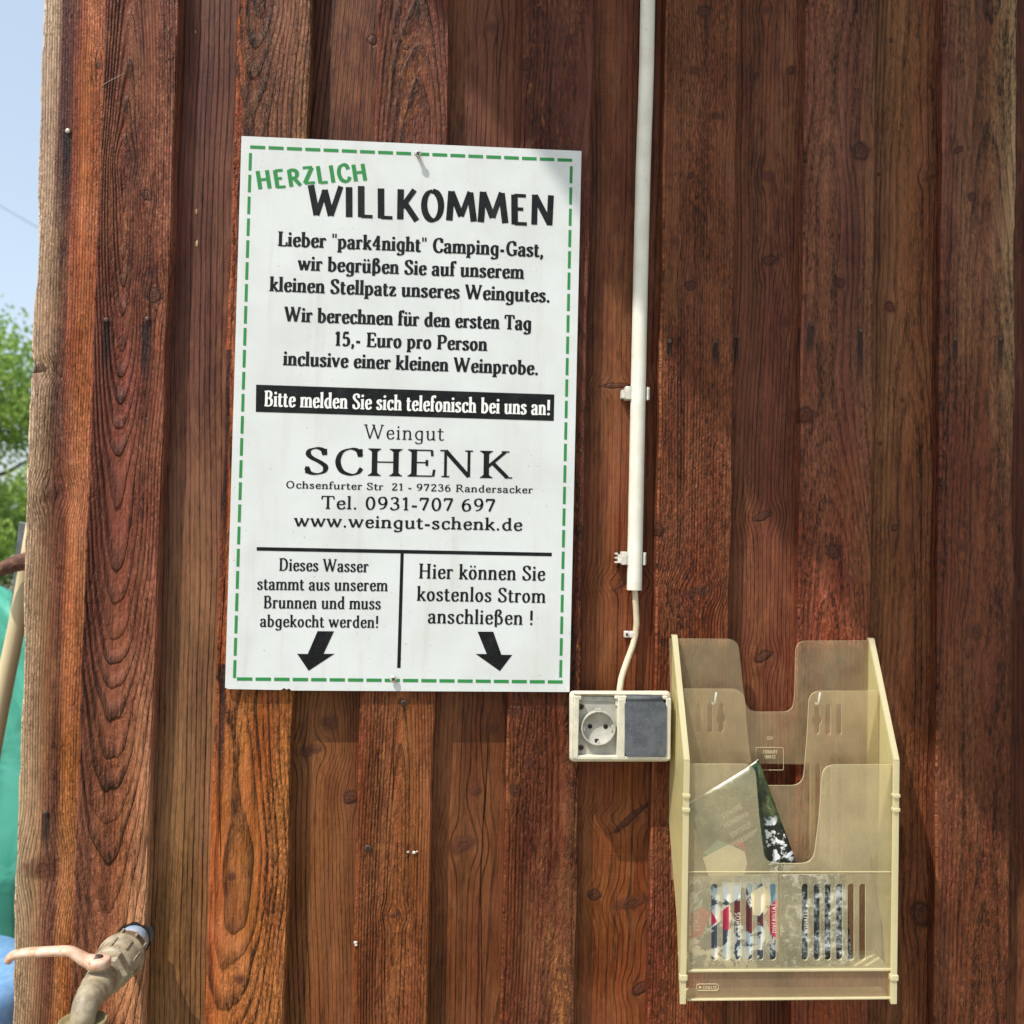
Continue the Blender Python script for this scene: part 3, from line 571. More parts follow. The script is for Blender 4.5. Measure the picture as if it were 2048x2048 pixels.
BRUSH = {'M': [ln((.10, .0), (.17, 1.0)), ln((.17, .98), (.44, .16)), ln((.44, .16), (.70, 1.0), w=.6), ln((.70, .98), (.80, .0))],
 'N': [ln((.13, .0), (.16, 1.0), w=.8), ln((.16, .97), (.58, .04)), ln((.57, .0), (.62, 1.0), w=.8)],
 'W': [ln((.08, 1.0), (.24, .02)), ln((.24, .02), (.48, .86), w=.55), ln((.46, .86), (.64, .02)), ln((.64, .02), (.92, 1.0), w=.55)],
 'K': [ln((.15, .0), (.17, 1.0), w=.95), ln((.20, .40), (.56, 1.0), w=.6), ln((.30, .52), (.62, -.03))]}
def text_bm(bm, text, o, u, v, width, cap, thick=.16, thin=.055, serif=.07, nib=12, track=0.0, slant=0.0, nrm=Vector((0, -1, 0)), lift=0.0, mat=0, jig=0.0):
    """lay `text` on a plane: o start of the baseline, u along, v up, width in metres, cap = cap height in metres"""
    adv = [GL[c][0] + track for c in text]; tot = sum(adv) - track
    sx = width / (tot * cap); x = 0.0; k = 0; nb = radians(nib); rj = random.Random(len(text))
    def put(poly, d):
        vs = [bm.verts.new(o + u * (p[0] * cap) + v * (p[1] * cap) + nrm * (lift + d)) for p in poly]
        try:
            f = bm.faces.new(vs); f.material_index = mat
            f.normal_update()
            if f.normal.dot(nrm) < 0: f.normal_flip()
        except ValueError: pass
    for c, a in zip(text, adv):
        if not serif and c in BRUSH: glyph = BRUSH[c]
        else: glyph = GL[c][1]
        dy = rj.uniform(-jig, jig); hs = 1 + rj.uniform(-jig, jig)
        T = lambda p: Vector((x + p[0] * sx + slant * p[1], p[1] * hs + dy))
        for s in glyph:
            k += 1; d = (k % 7) * .000012
            strip = None
            if s[0] == 'V':
                strip = [T((s[1], s[2])), T((s[1], s[3]))]; ww = [thick] * 2
                if serif:
                    for y_, side in ((s[2], s[4]), (s[3], s[5])):
                        if not side: continue
                        h = thin * .85; y0, y1 = (y_, y_ + h) if y_ == s[2] else (y_ - h, y_)
                        cx = T((s[1], y_)).x; xl = cx - thick / 2 - (serif if side in 'bl' else 0); xr = cx + thick / 2 + (serif if side in 'br' else 0)
                        y0 += dy; y1 += dy
                        if side == 'l' and y_ == s[3] and y_ != 1:
                            put([(cx - thick / 2 - serif, y1 - .07), (cx - thick / 2 - serif, y1 - .035), (cx + thick / 2, y1 + .02), (cx + thick / 2, y1 - .08), (cx - thick / 2, y1 - .085)], d + .000006)
                        else:
                            put([(xl, y0), (xr, y0), (xr, y1), (xl, y1)], d + .000006)
                            sg = 1 if y_ == s[2] else -1; yb = y1 if sg > 0 else y0
                            if side in 'bl': put([(cx - thick / 2, yb), (xl + serif * .3, yb), (cx - thick / 2, yb + sg * serif * .6)], d + .000009)
                            if side in 'br': put([(cx + thick / 2, yb), (xr - serif * .3, yb), (cx + thick / 2, yb + sg * serif * .6)], d + .000009)
            elif s[0] == 'S':
                if serif:
                    p = T((s[1], s[2])); l = s[3] + serif * .4; h = thin * .5
                    put([(p.x - l, p.y - h), (p.x + l, p.y - h), (p.x + l, p.y + h), (p.x - l, p.y + h)], d)
            elif s[0] == 'D':
                if not serif and s[3] < .066: continue
                p = T((s[1], s[2])); r = s[3] * (thick / .16) ** .7
                put([(p.x + r * cos(a_ * pi / 6), p.y + r * sin(a_ * pi / 6)) for a_ in range(12)], d)
            else:
                pts = [T(p).to_3d() for p in s[1]]
                if not serif and s[2] == .3: continue
                if s[0] == 'C': pts = catmull(pts, 5)
                strip = [p.to_2d() for p in pts]; ww = []
                for i in range(len(strip)):
                    t = strip[min(i + 1, len(strip) - 1)] - strip[max(i - 1, 0)]
                    th_ = math.atan2(t.y, t.x)
                    ww.append(thin + (thick - thin) * (s[2] if s[2] is not None else abs(sin(th_ - (nb if s[0] == 'C' else -nb * 0)) if s[0] == 'C' else (sin(th_))) ** 1.25))
            if strip:
                L2 = []
                for i, p in enumerate(strip):
                    t = (strip[min(i + 1, len(strip) - 1)] - strip[max(i - 1, 0)]).normalized(); nn = Vector((-t.y, t.x)) * ww[i] / 2
                    L2.append((p + nn, p - nn))
                for i in range(len(L2) - 1):
                    A, B = L2[i], L2[i + 1]
                    put([A[0], A[1], B[1], B[0]], d)
        x += a * sx

# ------------------------------------------------------------------ the sign
YS = -.0075
def SA(x, y): return at(450 + x / 2.6466, 260 + y / 2.6466, YS)
def SB(x, y): return at(450 + x / 2.6466, 740 + y / 2.6466, YS)
b = NB('printed white plastic'); P = b.obj()
c_ = b.mix(b.ss(b.noise(P, 9, 4, .6), .35, .7), lin((206, 211, 212)), lin((197, 201, 200)))
c_ = b.mix(b.mul(b.ss(b.noise(P, 210, 3, .75), .66, .70), .8), c_, lin((120, 112, 100)))
c_ = b.mix(b.mul(b.ss(b.noise(P, 45, 4, .7), .66, .75), .35), c_, lin((186, 176, 158)))
gs = b.noise(b.n('ShaderNodeVectorMath', 0, {0: P, 1: (48, 1, 3.5)}, operation='MULTIPLY'), 1, 5, .65)
c_ = b.mix(b.mul(b.ss(gs, .52, .76), .30), c_, lin((180, 176, 160)))
M_sign = b.done(b.bsdf(c_, b.mad(b.noise(P, 30, 3), .2, .38), .4, b.bump(b.mad(b.noise(P, 900, 2), .00006, b.mul(b.noise(P, 9, 2), .0016)))))
def ink(name, c, sp):
    b = NB(name); P = b.obj()
    col = b.mix(b.mul(b.ss(b.noise(P, 700, 2, .7), .62, .70), .5), lin(c), lin(sp))  # pale specks paint the sparkle of grazing light into the ink
    col = b.mix(b.mul(b.ss(b.noise(P, 40, 3, .6), .45, .75), .12), col, lin(sp))
    return b.done(b.bsdf(col, .5, .22, b.bump(b.mul(b.noise(P, 1100, 2), .00022))))
M_black = ink('black ink', (6, 8, 10), (84, 86, 88)); M_green = ink('green ink', (44, 128, 66), (84, 152, 100)); M_white = ink('white ink', (226, 228, 226), (205, 206, 204))
q = [at(483, 272, YS), at(1163, 302, YS), at(1139, 1384, YS), at(450, 1378, YS)]
sign = thing('welcome_sign', 'white rectangular sign with green dashed border and black German welcome text', 'sign', (q[3] + q[2]) / 2)
outline = [(q[0].x, q[0].z), (q[1].x, q[1].z), (q[2].x, q[2].z)]
nx = [at(x_, y_, YS) for x_, y_ in ((583, 1381), (578, 1377), (573, 1379), (568, 1376), (562, 1380))]
outline += [(p.x, p.z) for p in nx] + [(q[3].x + .004, q[3].z), (q[3].x, q[3].z + .002)]
bm = bmesh.new(); add_prism(bm, [outline], lambda p, t: Vector((p[0], YS + t, p[1])), .004)
build('sign_plate', bm, M_sign, sign)
def quad(bm, P4, lift, mat=0):
    vs = [bm.verts.new(p + Vector((0, -lift, 0))) for p in P4]; f = bm.faces.new(vs); f.normal_update()
    if f.normal.y > 0: f.normal_flip()
bm = bmesh.new()
def dashes(p0, p1, n, length, gap_off, wdt):
    d = p1 - p0; L_ = d.length; u = d / L_; v = Vector((-u.z, 0, u.x)); pit = (L_ - length) / (n - 1)
    for i in range(n):
        a = p0 + u * (pit * i); c = a + u * length
        quad(bm, [a + v * wdt / 2, c + v * wdt / 2, c - v * wdt / 2, a - v * wdt / 2], .0003)
k1 = .00066 / 2.6466
dashes(SA(133, 90), SA(1837, 161), 18, 78 * k1, 0, 17 * k1); dashes(SB(63, 1635), SB(1787, 1651), 18, 79 * k1, 0, 17 * k1)
dashes(SA(135, 122), SB(50, 1630), 24, 92 * k1, 0, 15 * k1); dashes(SA(1833, 192), SB(1776, 1627), 24, 92 * k1, 0, 15 * k1)
build('dashed_border', bm, M_green, sign)
bm = bmesh.new(); quad(bm, [SA(165, 1348), SA(1743, 1400), SA(1740, 1540), SA(163, 1492)], .0003); build('black_banner', bm, M_black, sign)
bm = bmesh.new(); quad(bm, [SB(168, 937), SB(1730, 967), SB(1729, 986), SB(168, 956)], .0003); build('rule_line', bm, M_black, sign)
bm = bmesh.new(); quad(bm, [SB(929, 971), SB(946, 971), SB(929, 1577), SB(911, 1577)], .0003); build('rule_line', bm, M_black, sign)
for ar in ([(490, 1382), (577, 1383), (522, 1502), (580, 1502), (443, 1592), (382, 1502), (438, 1503)], [(1337, 1385), (1420, 1385), (1463, 1507), (1520, 1508), (1455, 1594), (1327, 1503), (1385, 1503)]):
    bm = bmesh.new(); pts = [SB(*p) for p in ar]; pl = [(p.x, p.z) for p in pts]
    add_prism(bm, [pl], lambda p, t: Vector((p[0], YS - .0003 + t, p[1])), .0002); build('arrow', bm, M_black, sign)
def sline(fn, text, x0, y0, x1, y1, cap, mat, **kw):
    a, c = fn(x0, y0), fn(x1, y1); u = (c - a); wd = u.length; u.normalize(); v = Vector((-u.z, 0, u.x))
    if 'upx' in kw:
        v = Vector((kw.pop('upx'), 0, 1)).normalized()
    ch = (fn(x0, y0 - cap) - a).length; bm = bmesh.new()
    text_bm(bm, text, a, u, v, wd, ch, lift=kw.pop('lift', .00035), **kw)
    return build('lettering', bm, mat, sign)
body = dict(thick=.215, thin=.095, serif=.05)
sline(SA, 'HERZLICH', 166, 312, 762, 262, 92, M_green, thick=.23, thin=.15, serif=0, nib=20, slant=-.05, jig=.05)
sline(SA, 'WILLKOMMEN', 440, 453, 1752, 508, 162, M_black, thick=.215, thin=.115, serif=0, nib=24, slant=-.03, jig=.03)
sline(SA, 'Lieber "park4night" Camping-Gast,', 276, 614, 1688, 673, 78, M_black, **body)
sline(SA, 'wir begrüßen Sie auf unserem', 384, 742, 1582, 789, 77, M_black, **body)
sline(SA, 'kleinen Stellpatz unseres Weingutes.', 234, 853, 1722, 913, 77, M_black, **body)
sline(SA, 'Wir berechnen für den ersten Tag', 312, 1013, 1622, 1060, 77, M_black, **body)
sline(SA, '15,- Euro pro Person', 576, 1142, 1388, 1170, 76, M_black, **body)
sline(SA, 'inclusive einer kleinen Weinprobe.', 306, 1245, 1660, 1297, 76, M_black, **body)
sline(SA, 'Bitte melden Sie sich telefonisch bei uns an!', 204, 1462, 1724, 1510, 82, M_white, lift=.0006, thick=.165, thin=.08, serif=.04)
sline(SB, 'Weingut', 732, 364, 1160, 374, 76, M_black, thick=.115, thin=.06, serif=.08, track=.02)
sline(SB, 'SCHENK', 405, 553, 1530, 575, 146, M_black, thick=.20, thin=.05, serif=.13)
wide = dict(thick=.20, thin=.10, serif=.09)
sline(SB, 'Ochsenfurter Str  21 - 97236 Randersacker', 318, 625, 1630, 653, 38, M_black, **wide)
sline(SB, 'Tel. 0931-707 697', 506, 735, 1436, 751, 69, M_black, thick=.18, thin=.085, serif=.08)
sline(SB, 'www.weingut-schenk.de', 362, 828, 1576, 851, 66, M_black, **wide)
med = dict(thick=.165, thin=.075, serif=.05)
sline(SB, 'Dieses Wasser', 282, 1062, 760, 1071, 66, M_black, **med)
sline(SB, 'stammt aus unserem', 168, 1163, 862, 1171, 66, M_black, **med)
sline(SB, 'Brunnen und muss', 200, 1261, 826, 1267, 66, M_black, **med)
sline(SB, 'abgekocht werden!', 183, 1359, 816, 1365, 64, M_black, **med)
sline(SB, 'Hier können Sie', 1020, 1103, 1696, 1116, 79, M_black, **med)
sline(SB, 'kostenlos Strom', 1012, 1221, 1698, 1233, 77, M_black, **med)
sline(SB, 'anschließen !', 1070, 1340, 1636, 1350, 77, M_black, **med)
M_scr = simple('screw steel', (206, 204, 196), (150, 146, 138), .35, 500, .0001, 900, metal=.1)
build('screw', screw_bm(at(836, 308, YS - .0075), .0046, .6, .0022, .0085), [M_scr, M_dark], sign)
build('screw', screw_bm(at(787, 1358, YS - .003), .0046, .9, .0022, .0035), [M_scr, M_dark], sign)

# ------------------------------------------------------------------ conduit, cable, socket
M_pvc = simple('white pvc', (222, 220, 208), (208, 206, 192), .38, 25, .0001, 60, .45, speck=(400, .70, (150, 140, 125)))
M_clip = simple('white clip plastic', (214, 212, 202), (190, 186, 176), .45, 80)
YCN = YR - .0145
c1 = [at(1303, -900, YCN), at(1295.5, 0, YCN), at(1286, 350, YCN), at(1278, 700, YCN), at(1273, 950, YCN), at(1268.5, 1180, YCN)]
cond = thing('cable_conduit', 'white plastic conduit pipe running vertically from the top between sign and boards', 'conduit', c1[-1])
bm = bmesh.new(); add_tube(bm, c1, .0101, 28, spline=4, cap=False); add_tube(bm, c1, .0088, 28, spline=4, cap=False); build('pipe', bm, M_pvc, cond)
def clip(px, py, broken):
    c = at(px, py, YCN); bm = bmesh.new(); h = .0085
    # C section round the pipe
    ring = []
    for k in range(15):
        a = radians(205 + k * (310 - 180) / 14 * 1.0) if False else radians(-20 + 220 * k / 14)
        ring.append((cos(a), sin(a)))
    A = [(c.x + x * .0128, c.y + y * .0128) for x, y in ring]; B = [(c.x + x * .0106, c.y + y * .0106) for x, y in ring][::-1]
    add_prism(bm, [A + B], lambda p, t: Vector((p[0], p[1], c.z - h + t)), 2 * h)
    # base foot on the board and the two ears
    add_box(bm, (c.x - .014, YR - .005, c.z - h), (c.x + .015, YR - .001, c.z + h), .0006)
    add_box(bm, (c.x - .0185, c.y - .004, c.z - h * 1.05), (c.x - .0118, YR - .0012, c.z + h * 1.05), .0012)
    add_box(bm, (c.x - .0230, c.y + .002, c.z - h * .8), (c.x - .0182, YR - .0012, c.z + h * .55), .0008)
    add_box(bm, (c.x + .0108, c.y - .002, c.z - h), (c.x + .0146, YR - .0012, c.z + h), .0009)
    if broken:
        for k in range(3): add_box(bm, (c.x - .0262, c.y + .003, c.z - h * .8 + k * .0058), (c.x - .0228, YR - .002, c.z - h * .8 + k * .0058 + .0022), .0004)
    return bm
o = build('pipe_clip', clip(1277.5, 787, 0), M_clip, cond); o = build('pipe_clip', clip(1270.5, 1117, 1), M_clip, cond); o['label'] = 'pipe clip with broken teeth'
M_cable = simple('aged cable sheath', (206, 196, 168), (186, 172, 142), .5, 40, .0001, 200)
cp = [(1269, 1150, YCN), (1270, 1185, YCN), (1272, 1222, YCN + .003), (1272.5, 1252, YCN + .005), (1267, 1285, .010), (1254, 1322, .004), (1243, 1356, -.008), (1238, 1390, -.014)]
bm = bmesh.new(); add_tube(bm, [at(*p) for p in cp], .0041, 16, spline=5)
cab = thing('power_cable', 'beige electric cable curving from the conduit down into the socket', 'cable', at(1238, 1383, -.01))
build('cable_sheath', bm, M_cable, cab)
c = at(1266, 1269, YR - .008); bm = bmesh.new()
add_box(bm, (c.x - .0052, YR - .0135, c.z - .0045), (c.x + .0062, YR - .0008, c.z + .0045), .0018)
add_box(bm, (c.x - .0120, YR - .0088, c.z - .0045), (c.x - .0046, YR - .0008, c.z + .0045), .0014)
b = NB('translucent clip'); M_tc = b.done(b.bsdf(lin((198, 194, 186)), .3, .5))
build('cable_clip', bm, M_tc, cab)
build('clip_nail', nail_bm(Vector((c.x - .0085, YR - .0088, c.z)), .0018), M_nail, cab)

M_sock = simple('weathered grey-white plastic', (206, 200, 178), (190, 186, 170), .6, 60, .0002, 500, speck=(260, .70, (130, 118, 94)))
M_sock2 = simple('grey socket plastic', (168, 166, 154), (150, 148, 138), .55, 70, .0001, 500, speck=(420, .69, (104, 92, 74)))
M_lid = simple('dusty dark grey lid', (72, 76, 82), (90, 94, 99), .65, 50, .00035, 900, speck=(520, .64, (108, 111, 115)))
sk = thing('power_socket', 'weathered double outdoor power socket, left lid missing, right lid dark grey', 'socket', at(1240, 1523, -.01))
def KZ(x, y, Y): return at(1120 + x / 8.05, 1360 + y / 8.05, Y)
# housing: lofted shell from the wall plate to the front rim
def outl(x0, y0, x1, y1, r, Y, cuts=None):
    pts = round_poly([(x0, y0), (x1, y0), (x1, y1), (x0, y1)], r, 5); return [KZ(p[0], p[1], Y) for p in pts]
bm = bmesh.new(); rings = [outl(152, 178, 1766, 1300, 70, -.0005), outl(150, 172, 1775, 1312, 80, -.020), outl(205, 200, 1785, 1312, 90, -.0255), outl(262, 262, 1735, 1265, 30, -.0268)]
# note: KZ depends on depth, so the outline is the one seen in the photograph at each depth
vr = [[bm.verts.new(p) for p in rg] for rg in rings]
for A, B in zip(vr, vr[1:]):
    n = len(A)
    for i in range(n):
        f = bm.faces.new((A[i], A[(i + 1) % n], B[(i + 1) % n], B[i])); f.smooth = True
bm.faces.new(vr[0][::-1]); bm.faces.new(vr[-1])
bmesh.ops.recalc_face_normals(bm, faces=bm.faces)
build('housing', bm, M_sock, sk)
def bar(bm, x0, y0, x1, y1, Y0, Y1, bev=.0008):
    a, c = KZ(x0, y0, Y1), KZ(x1, y1, Y1); add_box(bm, (a.x, Y1, c.z), (c.x, Y0, a.z), bev)
bm = bmesh.new(); F0, F1 = -.024, -.0385
bar(bm, 232, 262, 292, 1262, F0, F1); bar(bm, 936, 300, 1046, 1262, F0, F1, .001); bar(bm, 1712, 300, 1778, 1285, F0, F1, .001)
bar(bm, 240, 1222, 1775, 1292, F0, F1 + .0004, .001); bar(bm, 225, 196, 1740, 262, F0, -.034, .002)
bar(bm, 262, 262, 345, 320, F0, F1 + .0006); bar(bm, 886, 258, 1080, 318, F0, F1 + .0006, .0015); bar(bm, 1655, 258, 1740, 322, F0, F1 + .0006, .0015)
bar(bm, 905, 318, 950, 425, F0, F1 + .003, .001)
build('rim', bm, M_sock, sk)
bm = bmesh.new(); bar(bm, 290, 300, 940, 1224, -.0262, -.0284, .0004); bar(bm, 340, 262, 890, 352, -.0262, -.0300, .0006); build('inner_plate', bm, M_sock2, sk)
cx = KZ(618, 775, -.034); rr_ = .0225
bm = bmesh.new()
cc = Vector((cx.x, -.0284, cx.z))
add_lathe(bm, [(rr_, 0), (rr_, .0072), (rr_ - .0005, .0080), (rr_ - .0018, .0080), (rr_ - .0023, .0072), (rr_ - .0026, .0006), (0.0005, .0006)], cc, (0, -1, 0), 48, cap=False)
add_box(bm, (cc.x - .0045, -.0355, cc.z + rr_ - .0012), (cc.x + .0040, -.0284, cc.z + rr_ + .0022), .0007)
add_box(bm, (cc.x - .0035, -.033, cc.z - rr_ - .0016), (cc.x + .0035, -.0284, cc.z - rr_ + .0006), .0006)
for sx in (-1, 1): add_box(bm, (cc.x + sx * (rr_ - .0038) - .0016, -.0345, cc.z - .004), (cc.x + sx * (rr_ - .0038) + .0016, -.0290, cc.z + .004), .0005)
build('socket_ring', bm, M_sock2, sk)
for sx in (-1, 1):
    bm = bmesh.new(); add_lathe(bm, [(.0030, 0), (.0030, .0003), (.0005, .0003)], (cc.x + sx * .0101, -.0290, cc.z + .0012), (0, -1, 0), 18); build('pin_hole', bm, M_dark, sk)  # raised dark discs without an opening, the shade of each hole painted
bm = bmesh.new()
add_box(bm, (cc.x - .0036, -.0297, cc.z - rr_ + .0030), (cc.x + .0010, -.0289, cc.z - rr_ + .0078), .0)
build('contact_slot', bm, M_dark, sk); bm = bmesh.new()
add_box(bm, (cc.x - .0036, -.0297, cc.z + rr_ - .0042), (cc.x + .0036, -.0289, cc.z + rr_ - .0026), .0)
build('contact_slot', bm, M_dark, sk)
for z_ in (cc.z - rr_ + .0022, cc.z + rr_ - .0052):
    bm = bmesh.new(); add_box(bm, (cc.x - .0008, -.0335, z_), (cc.x + .0016, -.0292, z_ + .0034), .0006); build('earth_contact', bm, M_scr, sk)
for y_ in (430, 1088):
    p = KZ(338, y_, -.0286); build('screw', screw_bm(p, .0037, 1.0 + y_, .0014, .0008), [simple('rusty screw', (96, 78, 50), (64, 50, 34), .5, 600, metal=.3), M_dark], sk)
bm = bmesh.new()
lo = [KZ(p[0], p[1], -.040) for p in round_poly([(1080, 258), (1645, 262), (1660, 350), (1700, 372), (1716, 420), (1716, 1225), (1090, 1225), (1046, 1190), (1044, 380), (1085, 350)], [10, 10, 5, 25, 15, 45, 45, 30, 25, 5], 4)]
add_prism(bm, [[(p.x, p.z) for p in lo]], lambda p, t: Vector((p[0], -.0400 + t, p[1])), .012)
build('lid', bm, M_lid, sk)
a, c = KZ(1085, 300, -.041), KZ(1650, 345, -.041)
bm = bmesh.new(); add_tube(bm, [Vector((a.x, -.0385, (a.z + c.z) / 2 + .0018)), Vector((c.x, -.0385, (a.z + c.z) / 2 + .0018))], .0030, 14); build('lid_hinge', bm, M_lid, sk)

# ------------------------------------------------------------------ leaflet holder
def plastic(name, col, op, edge=False):
    b = NB(name); P = b.obj()
    n1 = b.noise(P, 14, 5, .65); n2 = b.noise(P, 420, 2, .6); n3 = b.noise(P, 900, 2, .5)
    c_ = b.mix(n1, lin(col), lin(tuple(max(0, v - 26) for v in col)))
    nrm = b.bump(b.mul(n2, .00018))
    d1 = b.n('ShaderNodeBsdfDiffuse', 0, {'Color': c_, 'Normal': nrm}); d2 = b.n('ShaderNodeBsdfTranslucent', 0, {'Color': c_, 'Normal': nrm})
    dd = b.n('ShaderNodeMixShader', 0, {0: .28, 1: d1, 2: d2})
    tr = b.n('ShaderNodeBsdfTransparent', 0, {'Color': (.99, .975, .935, 1)})
    o_ = b.add(b.mad(b.sub(n1, .5), .5, op), b.mul(b.ss(n3, .62, .70), .18))
    m1 = b.n('ShaderNodeMixShader', 0, {0: b.m('MINIMUM', b.m('MAXIMUM', o_, 0.0), 1.0), 1: tr, 2: dd})
    gl = b.n('ShaderNodeBsdfGlossy', 0, {'Color': (1, 1, 1, 1), 'Roughness': .22, 'Normal': nrm})
    fr = b.n('ShaderNodeFresnel', 0, {0: 1.40})
    return b.done(b.n('ShaderNodeMixShader', 0, {0: b.mul(fr, .8), 1: m1, 2: gl}))
M_pl = plastic('yellowed clear plastic', (252, 228, 182), .15)
M_plf = plastic('yellowed milky plastic', (255, 242, 200), .21)
M_ple = plastic('plastic cut edge', (255, 246, 204), .60)  # paler, denser edges: the light they catch is put into the colour
M_pls = plastic('ribbed side plastic', (255, 242, 178), .55)
YB, YM, YF = -.006, -.043, -.082
tray = thing('leaflet_holder', 'yellowed clear plastic wall tray in three tiers holding leaflets', 'leaflet holder', at(1570, 2000, YB))
def panel(pts, rad, holes, Y, mats, name, th=.0022, wl=None):
    L0 = [(at(x_, y_, Y).x, at(x_, y_, Y).z) for x_, y_ in round_poly(pts, rad, 7)]
    loops = [L0] + [[(at(x_, y_, Y).x, at(x_, y_, Y).z) for x_, y_ in h] for h in holes]
    bm = bmesh.new(); add_prism(bm, loops, lambda p, t: Vector((p[0], Y + t, p[1])), th, 0, 1)
    return build(name, bm, mats, tray)
def slot(cx_, y0, y1, w_):
    r = w_ / 2; return [(cx_ + r * cos(pi * k / 6), y0 + r - r * sin(pi * k / 6)) for k in range(7)][::1] + [(cx_ - r * cos(pi * k / 6), y1 - r + r * sin(pi * k / 6)) for k in range(7)]
def keyslot(cx_, y0, y1, w_):
    r = w_ / 2; R_ = 10; ym = (y0 + y1) / 2 + 2
    rt = [(cx_ + r, y0 + r), (cx_ + r, ym - R_), (cx_ + R_, ym - 3), (cx_ + R_, ym + 3), (cx_ + r, ym + R_), (cx_ + r, y1 - r)]
    return [(cx_, y0)] + rt + [(cx_, y1)] + [(2 * cx_ - x_, y_) for x_, y_ in rt[::-1]]
bh = [slot(1397, 1405, 1466, 11), slot(1420, 1405, 1466, 11), keyslot(1442, 1404, 1466, 11), keyslot(1634, 1408, 1470, 11), slot(1656, 1407, 1470, 12), slot(1678, 1407, 1470, 12)]
bh += [slot(x_, 1526, 1715, 11) for x_ in (1399, 1421, 1443, 1464, 1615, 1636, 1658, 1680)]
panel([(1340, 1277), (1476, 1278), (1486, 1375), (1494, 1424), (1587, 1424), (1590, 1375), (1592, 1282), (1735, 1281), (1742, 1760), (1344, 1760)], [0, 22, 10, 24, 22, 10, 22, 0, 0, 0], bh, YB, [M_pl, M_ple], 'back_panel')
panel([(1352, 1378), (1488, 1378), (1496, 1480), (1510, 1571), (1606, 1571), (1614, 1480), (1619, 1382), (1757, 1382), (1762, 1940), (1362, 1940)], [0, 24, 10, 24, 24, 10, 24, 0, 0, 0], [], YM, [M_pl, M_ple], 'middle_panel')
fh = [slot(x_, 1767, 1921, 13) for x_ in (1429, 1452, 1475, 1498.6, 1521, 1546, 1610, 1634, 1656, 1679, 1702, 1725)]
panel([(1372, 1528), (1510, 1528), (1519, 1640), (1530, 1727), (1627, 1727), (1638, 1640), (1646, 1530), (1783, 1529), (1784, 1940), (1374, 1940)], [0, 24, 10, 26, 26, 10, 24, 0, 0, 0], fh, YF, [M_plf, M_ple], 'front_panel')
# ledges at 1742 (a thin bead) and 1940, base strip under them
bm = bmesh.new()
a, c = at(1376, 1744, YF - .001), at(1782, 1742, YF - .001); add_box(bm, (a.x, YF - .0008, a.z - .0007), (c.x, YF + .0001, a.z + .0007), .0003)
build('bead', bm, M_ple, tray)
a, c = at(1374, 1944, YF), at(1782, 1936, YF)
bm = bmesh.new(); add_box(bm, (a.x, YF - .0022, a.z), (c.x, -.030, c.z), .001); build('floor', bm, M_ple, tray)
M_base = plastic('dull clear plastic', (226, 196, 160), .22)
panel([(1376, 1945), (1782, 1939), (1782, 1996), (1376, 2000)], [0, 0, 4, 4], [], YF + .002, [M_base, M_ple], 'base_strip')
a, c = at(1374, 2002, YF), at(1782, 1995, YF)
bm = bmesh.new(); add_box(bm, (a.x, YF - .001, a.z), (c.x, YF + .030, a.z + .0026), .001); build('bottom_lip', bm, M_ple, tray)
# side panels: outline in (depth, height)
def side(xpx_front, top, name, thick, yt):
    Xf = at(xpx_front, 1700, YF).x
    zt = at(xpx_front, yt, YB).z; zk = at(xpx_front, 1518, YF).z; zb = at(xpx_front, 2004, YF).z; zm = at(xpx_front, 1640, YB).z; zb2 = at(xpx_front, 2000, YF).z
    prof = [(-.0010, zt), (-.0100, zt + .0005), (YF - .006, zk), (YF - .006, zb), (YF + .004, zb - .001), (YF + .012, zb + .03), (YF + .026, zb + .09), (-.0010, zm)]
    bm = bmesh.new(); add_prism(bm, [round_poly(prof, [.003, .004, .006, .003, .003, 0, 0, 0], 4)], lambda p, t: Vector((Xf + t, p[0], p[1])), thick, 0, 1)
    o = build(name, bm, [M_pls, M_ple], tray)
    # thick rim along the front
    bm = bmesh.new(); pts = [Vector((Xf + thick / 2, p[0], p[1])) for p in ((-.0060, zt - .001), (-.0105, zt - .001), (YF - .006, zk), (YF - .006, zb + .001))]
    for p0, p1 in zip(pts, pts[1:]): 
        d = p1 - p0; a_, u_, v_ = Vector(d).normalized(), Vector((1, 0, 0)), None
        v_ = a_.cross(u_); hw, hd = .0036, .0016
        R0 = [bm.verts.new(p0 + u_ * sx * hw + v_ * sy * hd) for sx, sy in ((-1, -1), (1, -1), (1, 1), (-1, 1))]
        R1 = [bm.verts.new(p1 + u_ * sx * hw + v_ * sy * hd) for sx, sy in ((-1, -1), (1, -1), (1, 1), (-1, 1))]
        for i in range(4): bm.faces.new((R0[i], R0[(i + 1) % 4], R1[(i + 1) % 4], R1[i]))
        bm.faces.new(R0[::-1]); bm.faces.new(R1)
    bmesh.ops.recalc_face_normals(bm, faces=bm.faces)
    build('side_rim', bm, M_ple, tray)
    for py_ in ((1588, 1616) if True else ()):    # joint blocks on the rim
        z_ = at(xpx_front, py_, YF).z; bm = bmesh.new()
        add_box(bm, (Xf + thick / 2 - .0046, YF - .0100, z_ - .0022), (Xf + thick / 2 + .0046, YF - .002, z_ + .0022), .0008); build('rim_joint', bm, M_ple, tray)
    z_ = at(xpx_front, 1950, YF).z; bm = bmesh.new(); add_box(bm, (Xf + thick / 2 - .0050, YF - .0095, z_ - .0035), (Xf + thick / 2 + .0050, YF - .002, z_ + .0035), .0008); build('rim_joint', bm, M_ple, tray)
side(1366, 0, 'side_panel', .0026, 1270); side(1784, 0, 'side_panel', .0026, 1277)
